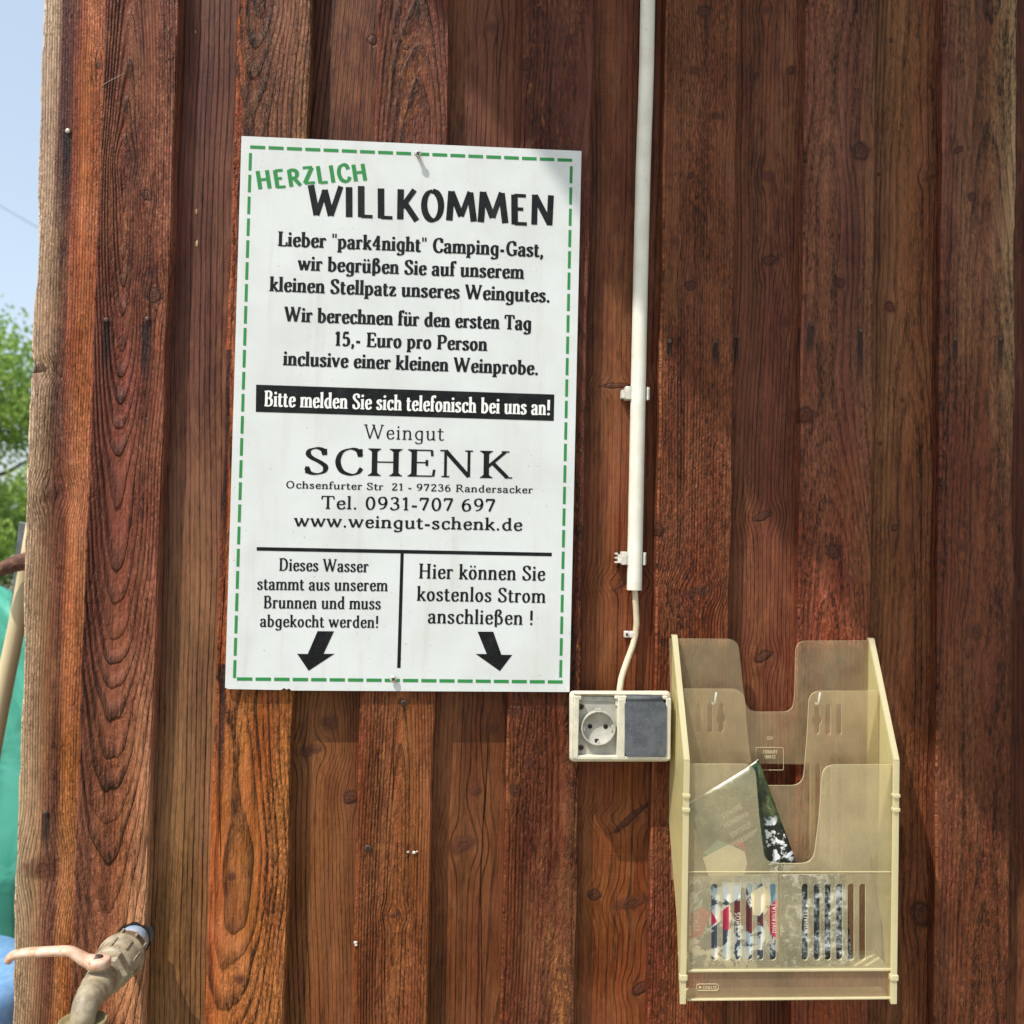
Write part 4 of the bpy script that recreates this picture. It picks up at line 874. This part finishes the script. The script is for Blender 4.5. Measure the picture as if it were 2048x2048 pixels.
# moulded words on the back, read from behind, and the maker's oval
for t_, x0, x1, yb_, cp_ in (('TRANSIT', 1555, 1525, 1507, 7), ('STAND', 1551, 1529, 1517, 7), ('123', 1546, 1534, 1479, 6)):
    a = at(x0, yb_, YB - .0004); c = at(x1, yb_, YB - .0004); bm = bmesh.new()
    text_bm(bm, t_, a, (c - a).normalized(), Vector((0, 0, 1)), (c - a).length, cp_ * .00066, thick=.2, thin=.12, serif=0, lift=.0002); build('moulded_lettering', bm, M_ple, tray)
bm = bmesh.new()
def oval(bm, x0, y0, x1, y1, Y, r, w_):
    P_ = round_poly([(x0, y0), (x1, y0), (x1, y1), (x0, y1)], r, 5); add_tube(bm, [at(p[0], p[1], Y) for p in P_ + P_[:1]], w_, 5, cap=False)
oval(bm, 1512, 1495, 1567, 1540, YB - .0004, 4, .0004)
build('moulded_outline', bm, M_ple, tray)
bm = bmesh.new(); oval(bm, 1393, 1968, 1437, 1981, YF + .0012, 6, .0004); build('moulded_outline', bm, M_ple, tray); bm = bmesh.new()
a = at(1406, 1978, YF + .0012); c = at(1434, 1978, YF + .0012); text_bm(bm, 'ESSELTE', a, (c - a).normalized(), Vector((0, 0, 1)), (c - a).length, 6.5 * .0006, thick=.2, thin=.14, serif=0, lift=.0002)
build('moulded_lettering', bm, M_ple, tray); bm = bmesh.new()
bmesh.ops.create_circle(bm, cap_ends=True, segments=10, radius=.0016, matrix=Matrix.Translation(at(1400, 1974.5, YF + .001)) @ Matrix.Rotation(pi / 2, 4, 'X'))
build('moulded_emblem', bm, M_ple, tray)
# the two pins it hangs on
for px_, pl_ in ((1427, 9), (1634, 11)):
    p = at(px_, 1409, YB - .002); bm = bmesh.new(); add_tube(bm, [Vector((p.x, .004, p.z + .002)), p, p + Vector((.0008, -.004, .003)), p + Vector((.0022, -.005, .017))], [.0016, .0016, .0016, .0014], 10)
    build('hook_nail', bm, simple('pale blue pin', (170, 196, 200), (190, 205, 205), .3), PL[pl_]['o'])

# leaflets
def tree_print(name, zs, cols, skies, scale=70, thr=.5):
    """photograph-like print: leaves above, branches against a pale sky below"""
    b = NB(name); P = b.obj(); sp = b.nt.nodes.new('ShaderNodeSeparateXYZ'); b.nt.links.new(P, sp.inputs[0])
    n = b.noise(P, scale, 5, .68, .8); n2 = b.noise(P, scale * 2.2, 4, .7)
    leaf = b.ramp(n, [(i / (len(cols) - 1) * .4 + .3, c) for i, c in enumerate(cols)])
    skyc = b.ramp(b.noise(P, scale * .5, 2), [(.4, skies[0]), (.6, skies[1])])
    br = b.ss(b.mad(n2, .35, n), thr + .16, thr + .19)
    low = b.mix(br, skyc, lin(cols[0]))
    return b.done(b.bsdf(b.mix(b.ss(b.mad(b.sub(n2, .5), .02, sp.outputs[2]), zs[0], zs[1]), leaf, low), .28, .5))
b = NB('foliage photograph print'); P = b.obj(); n = b.noise(P, 95, 6, .75); M_ph = b.done(b.bsdf(b.ramp(b.mad(b.sub(b.noise(P, 28, 2), .5), .5, n), [(0, (14, 16, 16)), (.44, (30, 36, 38)), (.52, (120, 130, 136)), (.62, (235, 240, 244))]), .25, .5))
dk_ = [(24, 30, 26), (40, 52, 34), (74, 86, 50), (120, 120, 80)]
M_pr1 = tree_print('green thicket print', (-8, -9), [(18, 26, 22), (34, 48, 38), (60, 76, 58), (110, 122, 100)], [(222, 216, 196), (206, 204, 190)], 60)
M_pr2 = tree_print('branch print', (.120, .100), [(58, 70, 88), (120, 120, 128), (214, 208, 190), (228, 222, 204)], [(226, 222, 210), (160, 186, 204)], 42, .5)
M_pr3 = tree_print('dark tree print', (.085, .070), dk_, [(232, 232, 228), (206, 214, 224)], 50, .46)
FAC = {'cream': simple('cream print', (244, 234, 208), (236, 224, 198), .3, 40, 0), 'pink': simple('pink print', (190, 44, 84), (176, 38, 76), .3, 40, 0), 'wine': simple('wine print', (104, 48, 56), (92, 42, 50), .3, 40, 0),
       'teal': simple('teal print', (124, 164, 152), (112, 150, 142), .3, 40, 0), 'white': simple('white print', (232, 238, 240), (224, 230, 234), .3, 40, 0), 'blue': simple('blue print', (120, 156, 178), (104, 140, 164), .3, 40, 0)}
M_paper = simple('leaflet paper', (252, 236, 228), (218, 212, 192), .6)
def leaflet(corners, Y0, Y1, mat, label, text=(), th=.0016, name='leaflet', curl=0.0, facets=()):
    """corners in pixels: top-left, top-right, bottom-right, bottom-left; Y0 depth at the bottom, Y1 at the top"""
    Q = [at(corners[0][0], corners[0][1], Y1), at(corners[1][0], corners[1][1], Y1), at(corners[2][0], corners[2][1], Y0), at(corners[3][0], corners[3][1], Y0)]
    bm = bmesh.new(); n = 8; G0, G1 = [], []
    for i in range(n + 1):
        for j in range(n + 1):
            u, v = i / n, j / n
            p = (Q[0] * (1 - u) + Q[1] * u) * (1 - v) + (Q[3] * (1 - u) + Q[2] * u) * v
            p = p + Vector((0, curl * sin(pi * u), 0))
            G0.append(bm.verts.new(p)); G1.append(bm.verts.new(p + Vector((0, th, 0))))
    ix = lambda i, j: i * (n + 1) + j
    for i in range(n):
        for j in range(n):
            f = bm.faces.new((G0[ix(i, j)], G0[ix(i, j + 1)], G0[ix(i + 1, j + 1)], G0[ix(i + 1, j)])); f.smooth = True
            bm.faces.new((G1[ix(i, j)], G1[ix(i + 1, j)], G1[ix(i + 1, j + 1)], G1[ix(i, j + 1)])).material_index = 1
    bd = [ix(i, 0) for i in range(n)] + [ix(n, j) for j in range(n)] + [ix(i, n) for i in range(n, 0, -1)] + [ix(0, j) for j in range(n, 0, -1)]
    for k in range(len(bd)):
        a, c = bd[k], bd[(k + 1) % len(bd)]; bm.faces.new((G0[a], G0[c], G1[c], G1[a])).material_index = 1
    bmesh.ops.recalc_face_normals(bm, faces=bm.faces)
    root = thing(name, label, 'leaflet', (Q[2] + Q[3]) / 2, 'leaflets in the plastic holder')
    build('printed_sheet', bm, [mat, M_paper], root)
    if facets:
        fz = lambda x_, y_: at(x_, y_, Y0 + (Y1 - Y0) * ((corners[3][1] + corners[2][1]) / 2 - y_) / max(1, ((corners[3][1] + corners[2][1]) / 2 - (corners[0][1] + corners[1][1]) / 2)))
        for i, (cn, pl) in enumerate(facets):
            bm = bmesh.new(); f = bm.faces.new([bm.verts.new(fz(1320 + x_ / 3.864, 1630 + y_ / 3.864) + Vector((0, -.0003 - i * .00002, 0))) for x_, y_ in pl]); f.normal_update()
            if f.normal.y > 0: f.normal_flip()
            build('printed_facet', bm, FAC[cn], root)
    if text:
        fz = lambda x_, y_: at(x_, y_, Y0 + (Y1 - Y0) * ((corners[3][1] + corners[2][1]) / 2 - y_) / max(1, ((corners[3][1] + corners[2][1]) / 2 - (corners[0][1] + corners[1][1]) / 2)))
        for (t_, x0, y0, x1, y1, ch) in text:
            bm = bmesh.new(); a, c = fz(x0, y0), fz(x1, y1); u = (c - a).normalized(); nn = Vector((0, -1, 0)); v = nn.cross(u) * -1
            v = u.cross(nn) if u.cross(nn).length else v
            v = v * -1
            text_bm(bm, t_, a, u, v, (c - a).length, ch * .0006, thick=.13, thin=.12, serif=0, lift=.0009)
            build('lettering', bm, M_paper, root)
    return root
leaflet([(1462, 1560), (1517, 1519), (1594, 1728), (1520, 1800)], -.060, -.052, M_pr3, 'dark leaflet with tree silhouettes sticking up behind the tilted one')
leaflet([(1372, 1611), (1514, 1524), (1545, 1800), (1450, 1850)], -.074, -.066, M_pr1, 'tilted leaflet with upside-down white words leaning left in the top opening', text=(
    ('SOZIALES', 1480, 1607, 1442, 1629, 10), ('HANDWERK', 1494, 1622, 1444, 1648, 10), ('STEILLAGE', 1499, 1643, 1457, 1667, 10), ('BIODIVERSITÄT', 1515, 1655, 1455, 1689, 10)), facets=(
    ('cream', [(330, 330), (370, 310), (530, 225), (690, 300), (650, 460), (450, 700)]), ('teal', [(330, 300), (440, 190), (530, 222), (370, 310)]), ('pink', [(560, 212), (690, 298), (757, 145), (640, 175)]),
    ('cream', [(692, 298), (757, 150), (765, 160), (800, 330), (655, 455)]), ('wine', [(690, 300), (780, 330), (812, 372), (800, 440), (660, 440)])))
leaflet([(1380, 1755), (1556, 1748), (1558, 1936), (1378, 1936)], -.0775, -.0755, M_pr2, 'leaflet with pink and cream facets behind the left group of slots', text=(
    ('ETHOS', 1398, 1862, 1397, 1822, 11), ('ETHOS', 1481, 1864, 1480, 1824, 11), ('DIVERSITÄT', 1552, 1866, 1551, 1806, 9)), facets=(
    ('white', [(480, 520), (630, 520), (620, 640), (540, 680), (488, 640)]), ('wine', [(540, 690), (660, 640), (720, 780), (640, 860), (560, 790)]), ('cream', [(700, 600), (800, 540), (860, 640), (770, 780), (720, 770)]),
    ('pink', [(395, 740), (440, 820), (395, 860)]), ('pink', [(470, 750), (530, 700), (535, 880), (500, 890), (480, 860)]), ('wine', [(670, 770), (760, 840), (700, 920), (660, 880)]), ('wine', [(755, 820), (805, 760), (805, 880)]),
    ('pink', [(810, 760), (905, 640), (905, 960), (850, 910)]), ('blue', [(850, 500), (905, 500), (905, 640), (862, 690)]), ('pink', [(240, 760), (330, 700), (385, 760), (330, 920), (240, 960)])))
leaflet([(1562, 1750), (1690, 1748), (1705, 1934), (1560, 1936)], -.0765, -.0745, M_ph, 'black and white foliage leaflet behind the right group of slots', text=(('SOZIALES', 1616, 1866, 1615, 1818, 9),))

# ------------------------------------------------------------------ tap
M_tap = simple('dusty grey tap metal', (158, 146, 122), (122, 110, 90), .5, 60, .0004, 260, .5, speck=(140, .68, (176, 164, 140)))
M_han = simple('faded pink handle', (206, 178, 160), (190, 146, 116), .5, 110, .0002, 300, .4, speck=(90, .63, (160, 108, 74)))
M_blue = simple('pale blue pipe', (132, 156, 190), (176, 178, 176), .5, 80)
T0 = at(268, 1880, 0)
tap = thing('water_tap', 'dusty grey plastic water tap with faded pink lever on the corner boards', 'tap', T0)
ax = Vector((0, -1, 0)); P0 = Vector((T0.x, 0, T0.z))
bm = bmesh.new(); add_lathe(bm, [(.0190, -.02), (.0190, .012), (.0185, .030), (.0200, .034)], P0, ax, 28); build('pipe_stub', bm, M_blue, tap)
rs = random.Random(4); bm = bmesh.new(); hole = []
for k in range(30):
    a = 2 * pi * k / 30; hole.append((P0.x + (.0203 + .0022 * rs.random() + .003 * max(0, sin(a))) * cos(a), P0.z + .0006 + (.0200 + .0030 * rs.random()) * sin(a)))
add_prism(bm, [hole], lambda p, t: Vector((p[0], -.0009 + t, p[1])), .0006); build('hole_edge', bm, M_dark, tap)
bm = bmesh.new(); add_lathe(bm, [(.0190, .026), (.0235, .028), (.0250, .046), (.0282, .048), (.0286, .052), (.0256, .054), (.0250, .080), (.0222, .086), (.012, .086)], P0, ax, 40)
for k in range(9):
    a = 2 * pi * k / 9 + .3; d = Vector((cos(a), 0, sin(a))); c = P0 + d * .0246
    u_ = Vector((-sin(a), 0, cos(a)))
    for y0_, y1_ in ((-.056, -.080), (-.030, -.045)):
        vs = []
        for yy in (y0_, y1_):
            for sx, sr in ((-1, -.5), (1, -.5), (1, 1), (-1, 1)): vs.append(bm.verts.new(c + u_ * sx * .0014 + d * (sr * .0022) + Vector((0, yy, 0))))
        for f in ((0, 1, 2, 3), (7, 6, 5, 4), (0, 4, 5, 1), (1, 5, 6, 2), (2, 6, 7, 3), (3, 7, 4, 0)): bm.faces.new([vs[i] for i in f])
bmesh.ops.recalc_face_normals(bm, faces=bm.faces); build('union_nut', bm, M_tap, tap)
bm = bmesh.new(); add_lathe(bm, [(.0205, .084), (.0242, .087), (.0242, .101), (.0200, .104)], P0, ax, 6)
for f in bm.faces: f.smooth = False
bmesh.ops.recalc_face_normals(bm, faces=bm.faces); build('hex_collar', bm, M_tap, tap)
bm = bmesh.new(); add_lathe(bm, [(.0180, .100), (.0172, .106), (.0165, .112), (.0182, .118), (.0185, .134), (.0165, .141), (.0150, .145), (.0160, .147), (.0160, .152), (.0135, .156)], P0, ax, 36)
add_lathe(bm, [(.0110, 0), (.0100, .020), (.0090, .026)], P0 + Vector((0, -.126, .006)), (0, 0, 1), 22); build('tap_body', bm, M_tap, tap)
E0 = P0 + Vector((0, -.146, 0))
bm = bmesh.new(); add_tube(bm, [E0, E0 + Vector((0, -.008, .000)), E0 + Vector((0, -.019, -.003)), E0 + Vector((0, -.027, -.011)), E0 + Vector((0, -.029, -.022)), E0 + Vector((0, -.029, -.040))], [.0140, .0148, .0146, .0135, .0130, .0128], 26, spline=5)
build('spout', bm, M_tap, tap)
C0 = E0 + Vector((0, -.029, -.0165))
M_conn = simple('tan hose connector', (150, 138, 100), (130, 118, 86), .55, 80)
bm = bmesh.new(); add_lathe(bm, [(.0128, -.004), (.0225, -.003), (.0240, .0), (.0250, .0), (.0258, -.003), (.0262, -.040), (.018, -.042)], C0, (0, 0, 1), 36); build('hose_connector', bm, M_conn, tap)
Hb = P0 + Vector((0, -.130, .0280))
bm = bmesh.new(); add_lathe(bm, [(.0110, -.006), (.0135, -.005), (.0138, .003), (.0115, .0052), (.004, .0054)], Hb, (0, 0, 1), 28)
add_tube(bm, [Hb + Vector((-.004, 0, -.0005)), Hb + Vector((-.014, .000, .0020)), Hb + Vector((-.025, .000, .0085)), Hb + Vector((-.035, .0, .0125)), Hb + Vector((-.060, .001, .0115)), Hb + Vector((-.084, .002, .0095)), Hb + Vector((-.097, .002, .0065)), Hb + Vector((-.102, .002, .0000))],
         [.0115, .0098, .0086, .0080, .0078, .0078, .0076, .0060], 18, sy=.70, spline=4)
build('lever', bm, M_han, tap)
bm = bmesh.new(); add_lathe(bm, [(.0046, 0), (.0046, .0018), (.0032, .0024)], Hb + Vector((0, 0, .0052)), (0, 0, 1), 16); build('lever_screw', bm, M_nail, tap)

# ------------------------------------------------------------------ beyond the corner
# green tarpaulin thrown over a heap
b = NB('teal tarpaulin'); P = b.obj()
M_tarp = b.done(b.bsdf(b.mix(b.noise(P, 4, 4), lin((48, 144, 122)), lin((96, 184, 162))), .42, .5, b.bump(b.mad(b.noise(P, 5, 3, .5, .8), .022, b.mul(b.noise(P, 600, 1), .0003)))))
tp = at(40, 1215, 1.15)
bm = bmesh.new(); nx_, nz_ = 60, 60; G = []
for j in range(nz_ + 1):
    for i in range(nx_ + 1):
        u, v = i / nx_, j / nz_; a = u * 2 * pi
        zt = tp.z + .02; z_ = ZB + (zt - ZB) * v ** .8
        r = (.62 + .10 * sin(3 * a + 1) + .12 * mnoise.noise(Vector((cos(a) * 2, sin(a) * 2, v * 3)))) * (1 - v ** 3 * .93)
        r += .03 * mnoise.noise(Vector((cos(a) * 9, sin(a) * 9, v * 7)))
        G.append(bm.verts.new((tp.x - .38 + r * cos(a), 1.75 + r * sin(a), z_)))
for j in range(nz_):
    for i in range(nx_):
        a = j * (nx_ + 1) + i; f = bm.faces.new((G[a], G[a + 1], G[a + nx_ + 2], G[a + nx_ + 1])); f.smooth = True
bmesh.ops.remove_doubles(bm, verts=bm.verts, dist=.0001)
tag(build('tarpaulin', bm, M_tarp), 'crumpled teal-green tarpaulin over a heap left of the shed corner', 'tarpaulin')
# peeled pole leaning on the heap
b = NB('peeled pole timber'); P = b.obj()
M_pole = b.done(b.bsdf(b.mix(b.noise(b.n('ShaderNodeVectorMath', 0, {0: P, 1: (60, 60, 4)}, operation='MULTIPLY'), 1, 4), lin((172, 156, 122)), lin((206, 192, 156))), .6, .3))
bm = bmesh.new(); a, c = at(62, 1075, .75), at(-42, 1640, .75); d = (c - a)
add_tube(bm, [a - d * .05, a + d * .3 + Vector((.004, 0, 0)), a + d * .6, c, c + d * .9], [.014, .0165, .018, .019, .022], 14, spline=3)
tag(build('leaning_pole', bm, M_pole), 'pale peeled wooden pole leaning in front of the green tarpaulin', 'pole')
bm = bmesh.new(); a, c = at(-30, 1146, .70), at(110, 1112, .72)
add_tube(bm, [a, a.lerp(c, .2), a.lerp(c, .5) + Vector((0, 0, .004)), a.lerp(c, .75), c], [.010, .013, .017, .019, .018], 12, spline=3)
tag(build('broken_branch', bm, simple('dark bark', (112, 76, 58), (72, 46, 38), .8, 90, .003, 120)), 'short brown broken branch crossing the pole at the shed corner', 'branch')
bm = bmesh.new(); a, c = at(50, 1045, .95), at(22, 1330, .95); add_box(bm, (-.008, -.01, 0), (.008, .01, (a - c).length), .001)
bmesh.ops.rotate(bm, verts=bm.verts, cent=(0, 0, 0), matrix=(a - c).to_track_quat('Z', 'Y').to_matrix()); bmesh.ops.translate(bm, verts=bm.verts, vec=c)
tag(build('metal_stake', bm, simple('grey metal', (120, 124, 128), (96, 100, 104), .4, metal=.5)), 'thin grey metal stake upright behind the pole', 'stake')
# blue barrel low at the left edge
bp = at(-40, 1960, .9)
bm = bmesh.new(); add_lathe(bm, [(.20, 0), (.23, .02), (.235, bp.z - ZB - .12), (.225, bp.z - ZB - .04), (.20, bp.z - ZB), (.05, bp.z - ZB + .01)], (bp.x - .13, .95, ZB), (0, 0, 1), 40)
tag(build('plastic_barrel', bm, simple('light blue plastic', (120, 168, 222), (140, 184, 230), .4)), 'light blue plastic barrel low beside the shed corner below the tarpaulin', 'barrel')
# overhead wire
bm = bmesh.new(); a, c = at(-400, 150, 14), at(500, 665, 14); pts = [a.lerp(c, k / 12) + Vector((0, 0, -.25 * sin(pi * k / 12))) for k in range(13)]
add_tube(bm, pts, .005, 6); tag(build('overhead_wire', bm, M_nail), 'thin dark overhead wire crossing the pale sky at the left', 'wire')
# trees
b = NB('sunlit leaves'); P = b.obj(); inf = b.n('ShaderNodeTexCoord', 'Object')
lc = b.ramp(b.noise(P, 1.4, 3), [(.3, (112, 146, 70)), (.5, (156, 184, 92)), (.7, (200, 214, 128))])
lc = b.mix(b.noise(P, 22, 2), lc, lin((124, 156, 84)))
d1 = b.n('ShaderNodeBsdfDiffuse', 0, {'Color': lc}); d2 = b.n('ShaderNodeBsdfTranslucent', 0, {'Color': lc})
M_leaf = b.done(b.n('ShaderNodeMixShader', 0, {0: .4, 1: d1, 2: d2}))
M_bark = simple('tree bark', (98, 82, 64), (70, 58, 46), .9, 8, .02, 20)
def tree(x, y, h, rad, n, label, leaf=.05, low=.12, seed=1):
    r = random.Random(seed); root = thing('leafy_tree', label, 'tree', (x, y, ZB), 'trees beyond the shed corner')
    bm = bmesh.new(); top = Vector((x + .1, y, ZB + h * .8)); base = Vector((x, y, ZB - .1))
    add_tube(bm, [base, base.lerp(top, .4) + Vector((.06, 0, 0)), top], [h * .028, h * .02, h * .006], 10, spline=3)
    tips = []
    for k in range(14):
        t = .2 + .7 * r.random(); a = r.random() * 2 * pi; s_ = base.lerp(top, t); L_ = rad * (.5 + .5 * r.random()) * (1.1 - t * .6)
        e = s_ + Vector((cos(a) * L_, sin(a) * L_, L_ * .6)); add_tube(bm, [s_, s_.lerp(e, .5) + Vector((0, 0, -.03)), e], [h * .009, h * .006, h * .002], 6); tips.append(e)
    build('trunk', bm, M_bark, root)
    bm = bmesh.new(); cl = []
    for k in range(70):
        a = r.random() * 2 * pi; t = r.random(); zz = ZB + h * (low + (1 - low) * t); rr = rad * sqrt(r.random()) * (1.05 - .75 * t ** 2)
        cl.append((Vector((x + cos(a) * rr, y + sin(a) * rr, zz)), rad * r.uniform(.16, .34)))
    for k in range(n):
        c_, q_ = r.choice(cl); d = Vector((r.gauss(0, 1), r.gauss(0, 1), r.gauss(0, .8))); d = d.normalized() * q_ * r.random() ** .45
        p = c_ + d; u = Vector((r.gauss(0, 1), r.gauss(0, 1), r.gauss(0, 1))).normalized(); v = u.cross(Vector((r.gauss(0, 1), r.gauss(0, 1), r.gauss(0, 1)))).normalized(); s_ = leaf * r.uniform(.6, 1.3)
        bm.faces.new([bm.verts.new(p + u * s_), bm.verts.new(p + v * s_ * .5), bm.verts.new(p - u * s_), bm.verts.new(p - v * s_ * .5)])
    build('crown', bm, M_leaf, root)
tt = at(-30, 650, 6.0)
tree(tt.x - .10, 6.0, tt.z - ZB - .16, 1.20, 60000, 'bright green leafy tree standing against the sky left of the shed corner', .024, .1, 3)
tree(tt.x - 3.6, 7.5, 3.6, 1.6, 9000, 'broad rounded tree out to the left of the tarpaulin', .07, .1, 5)
tree(tt.x + 1.8, 11, 3.4, 1.8, 6000, 'low bushy tree hidden behind the shed', .09, .05, 8)

for o in bpy.data.objects:
    if '_o' in o: del o['_o']
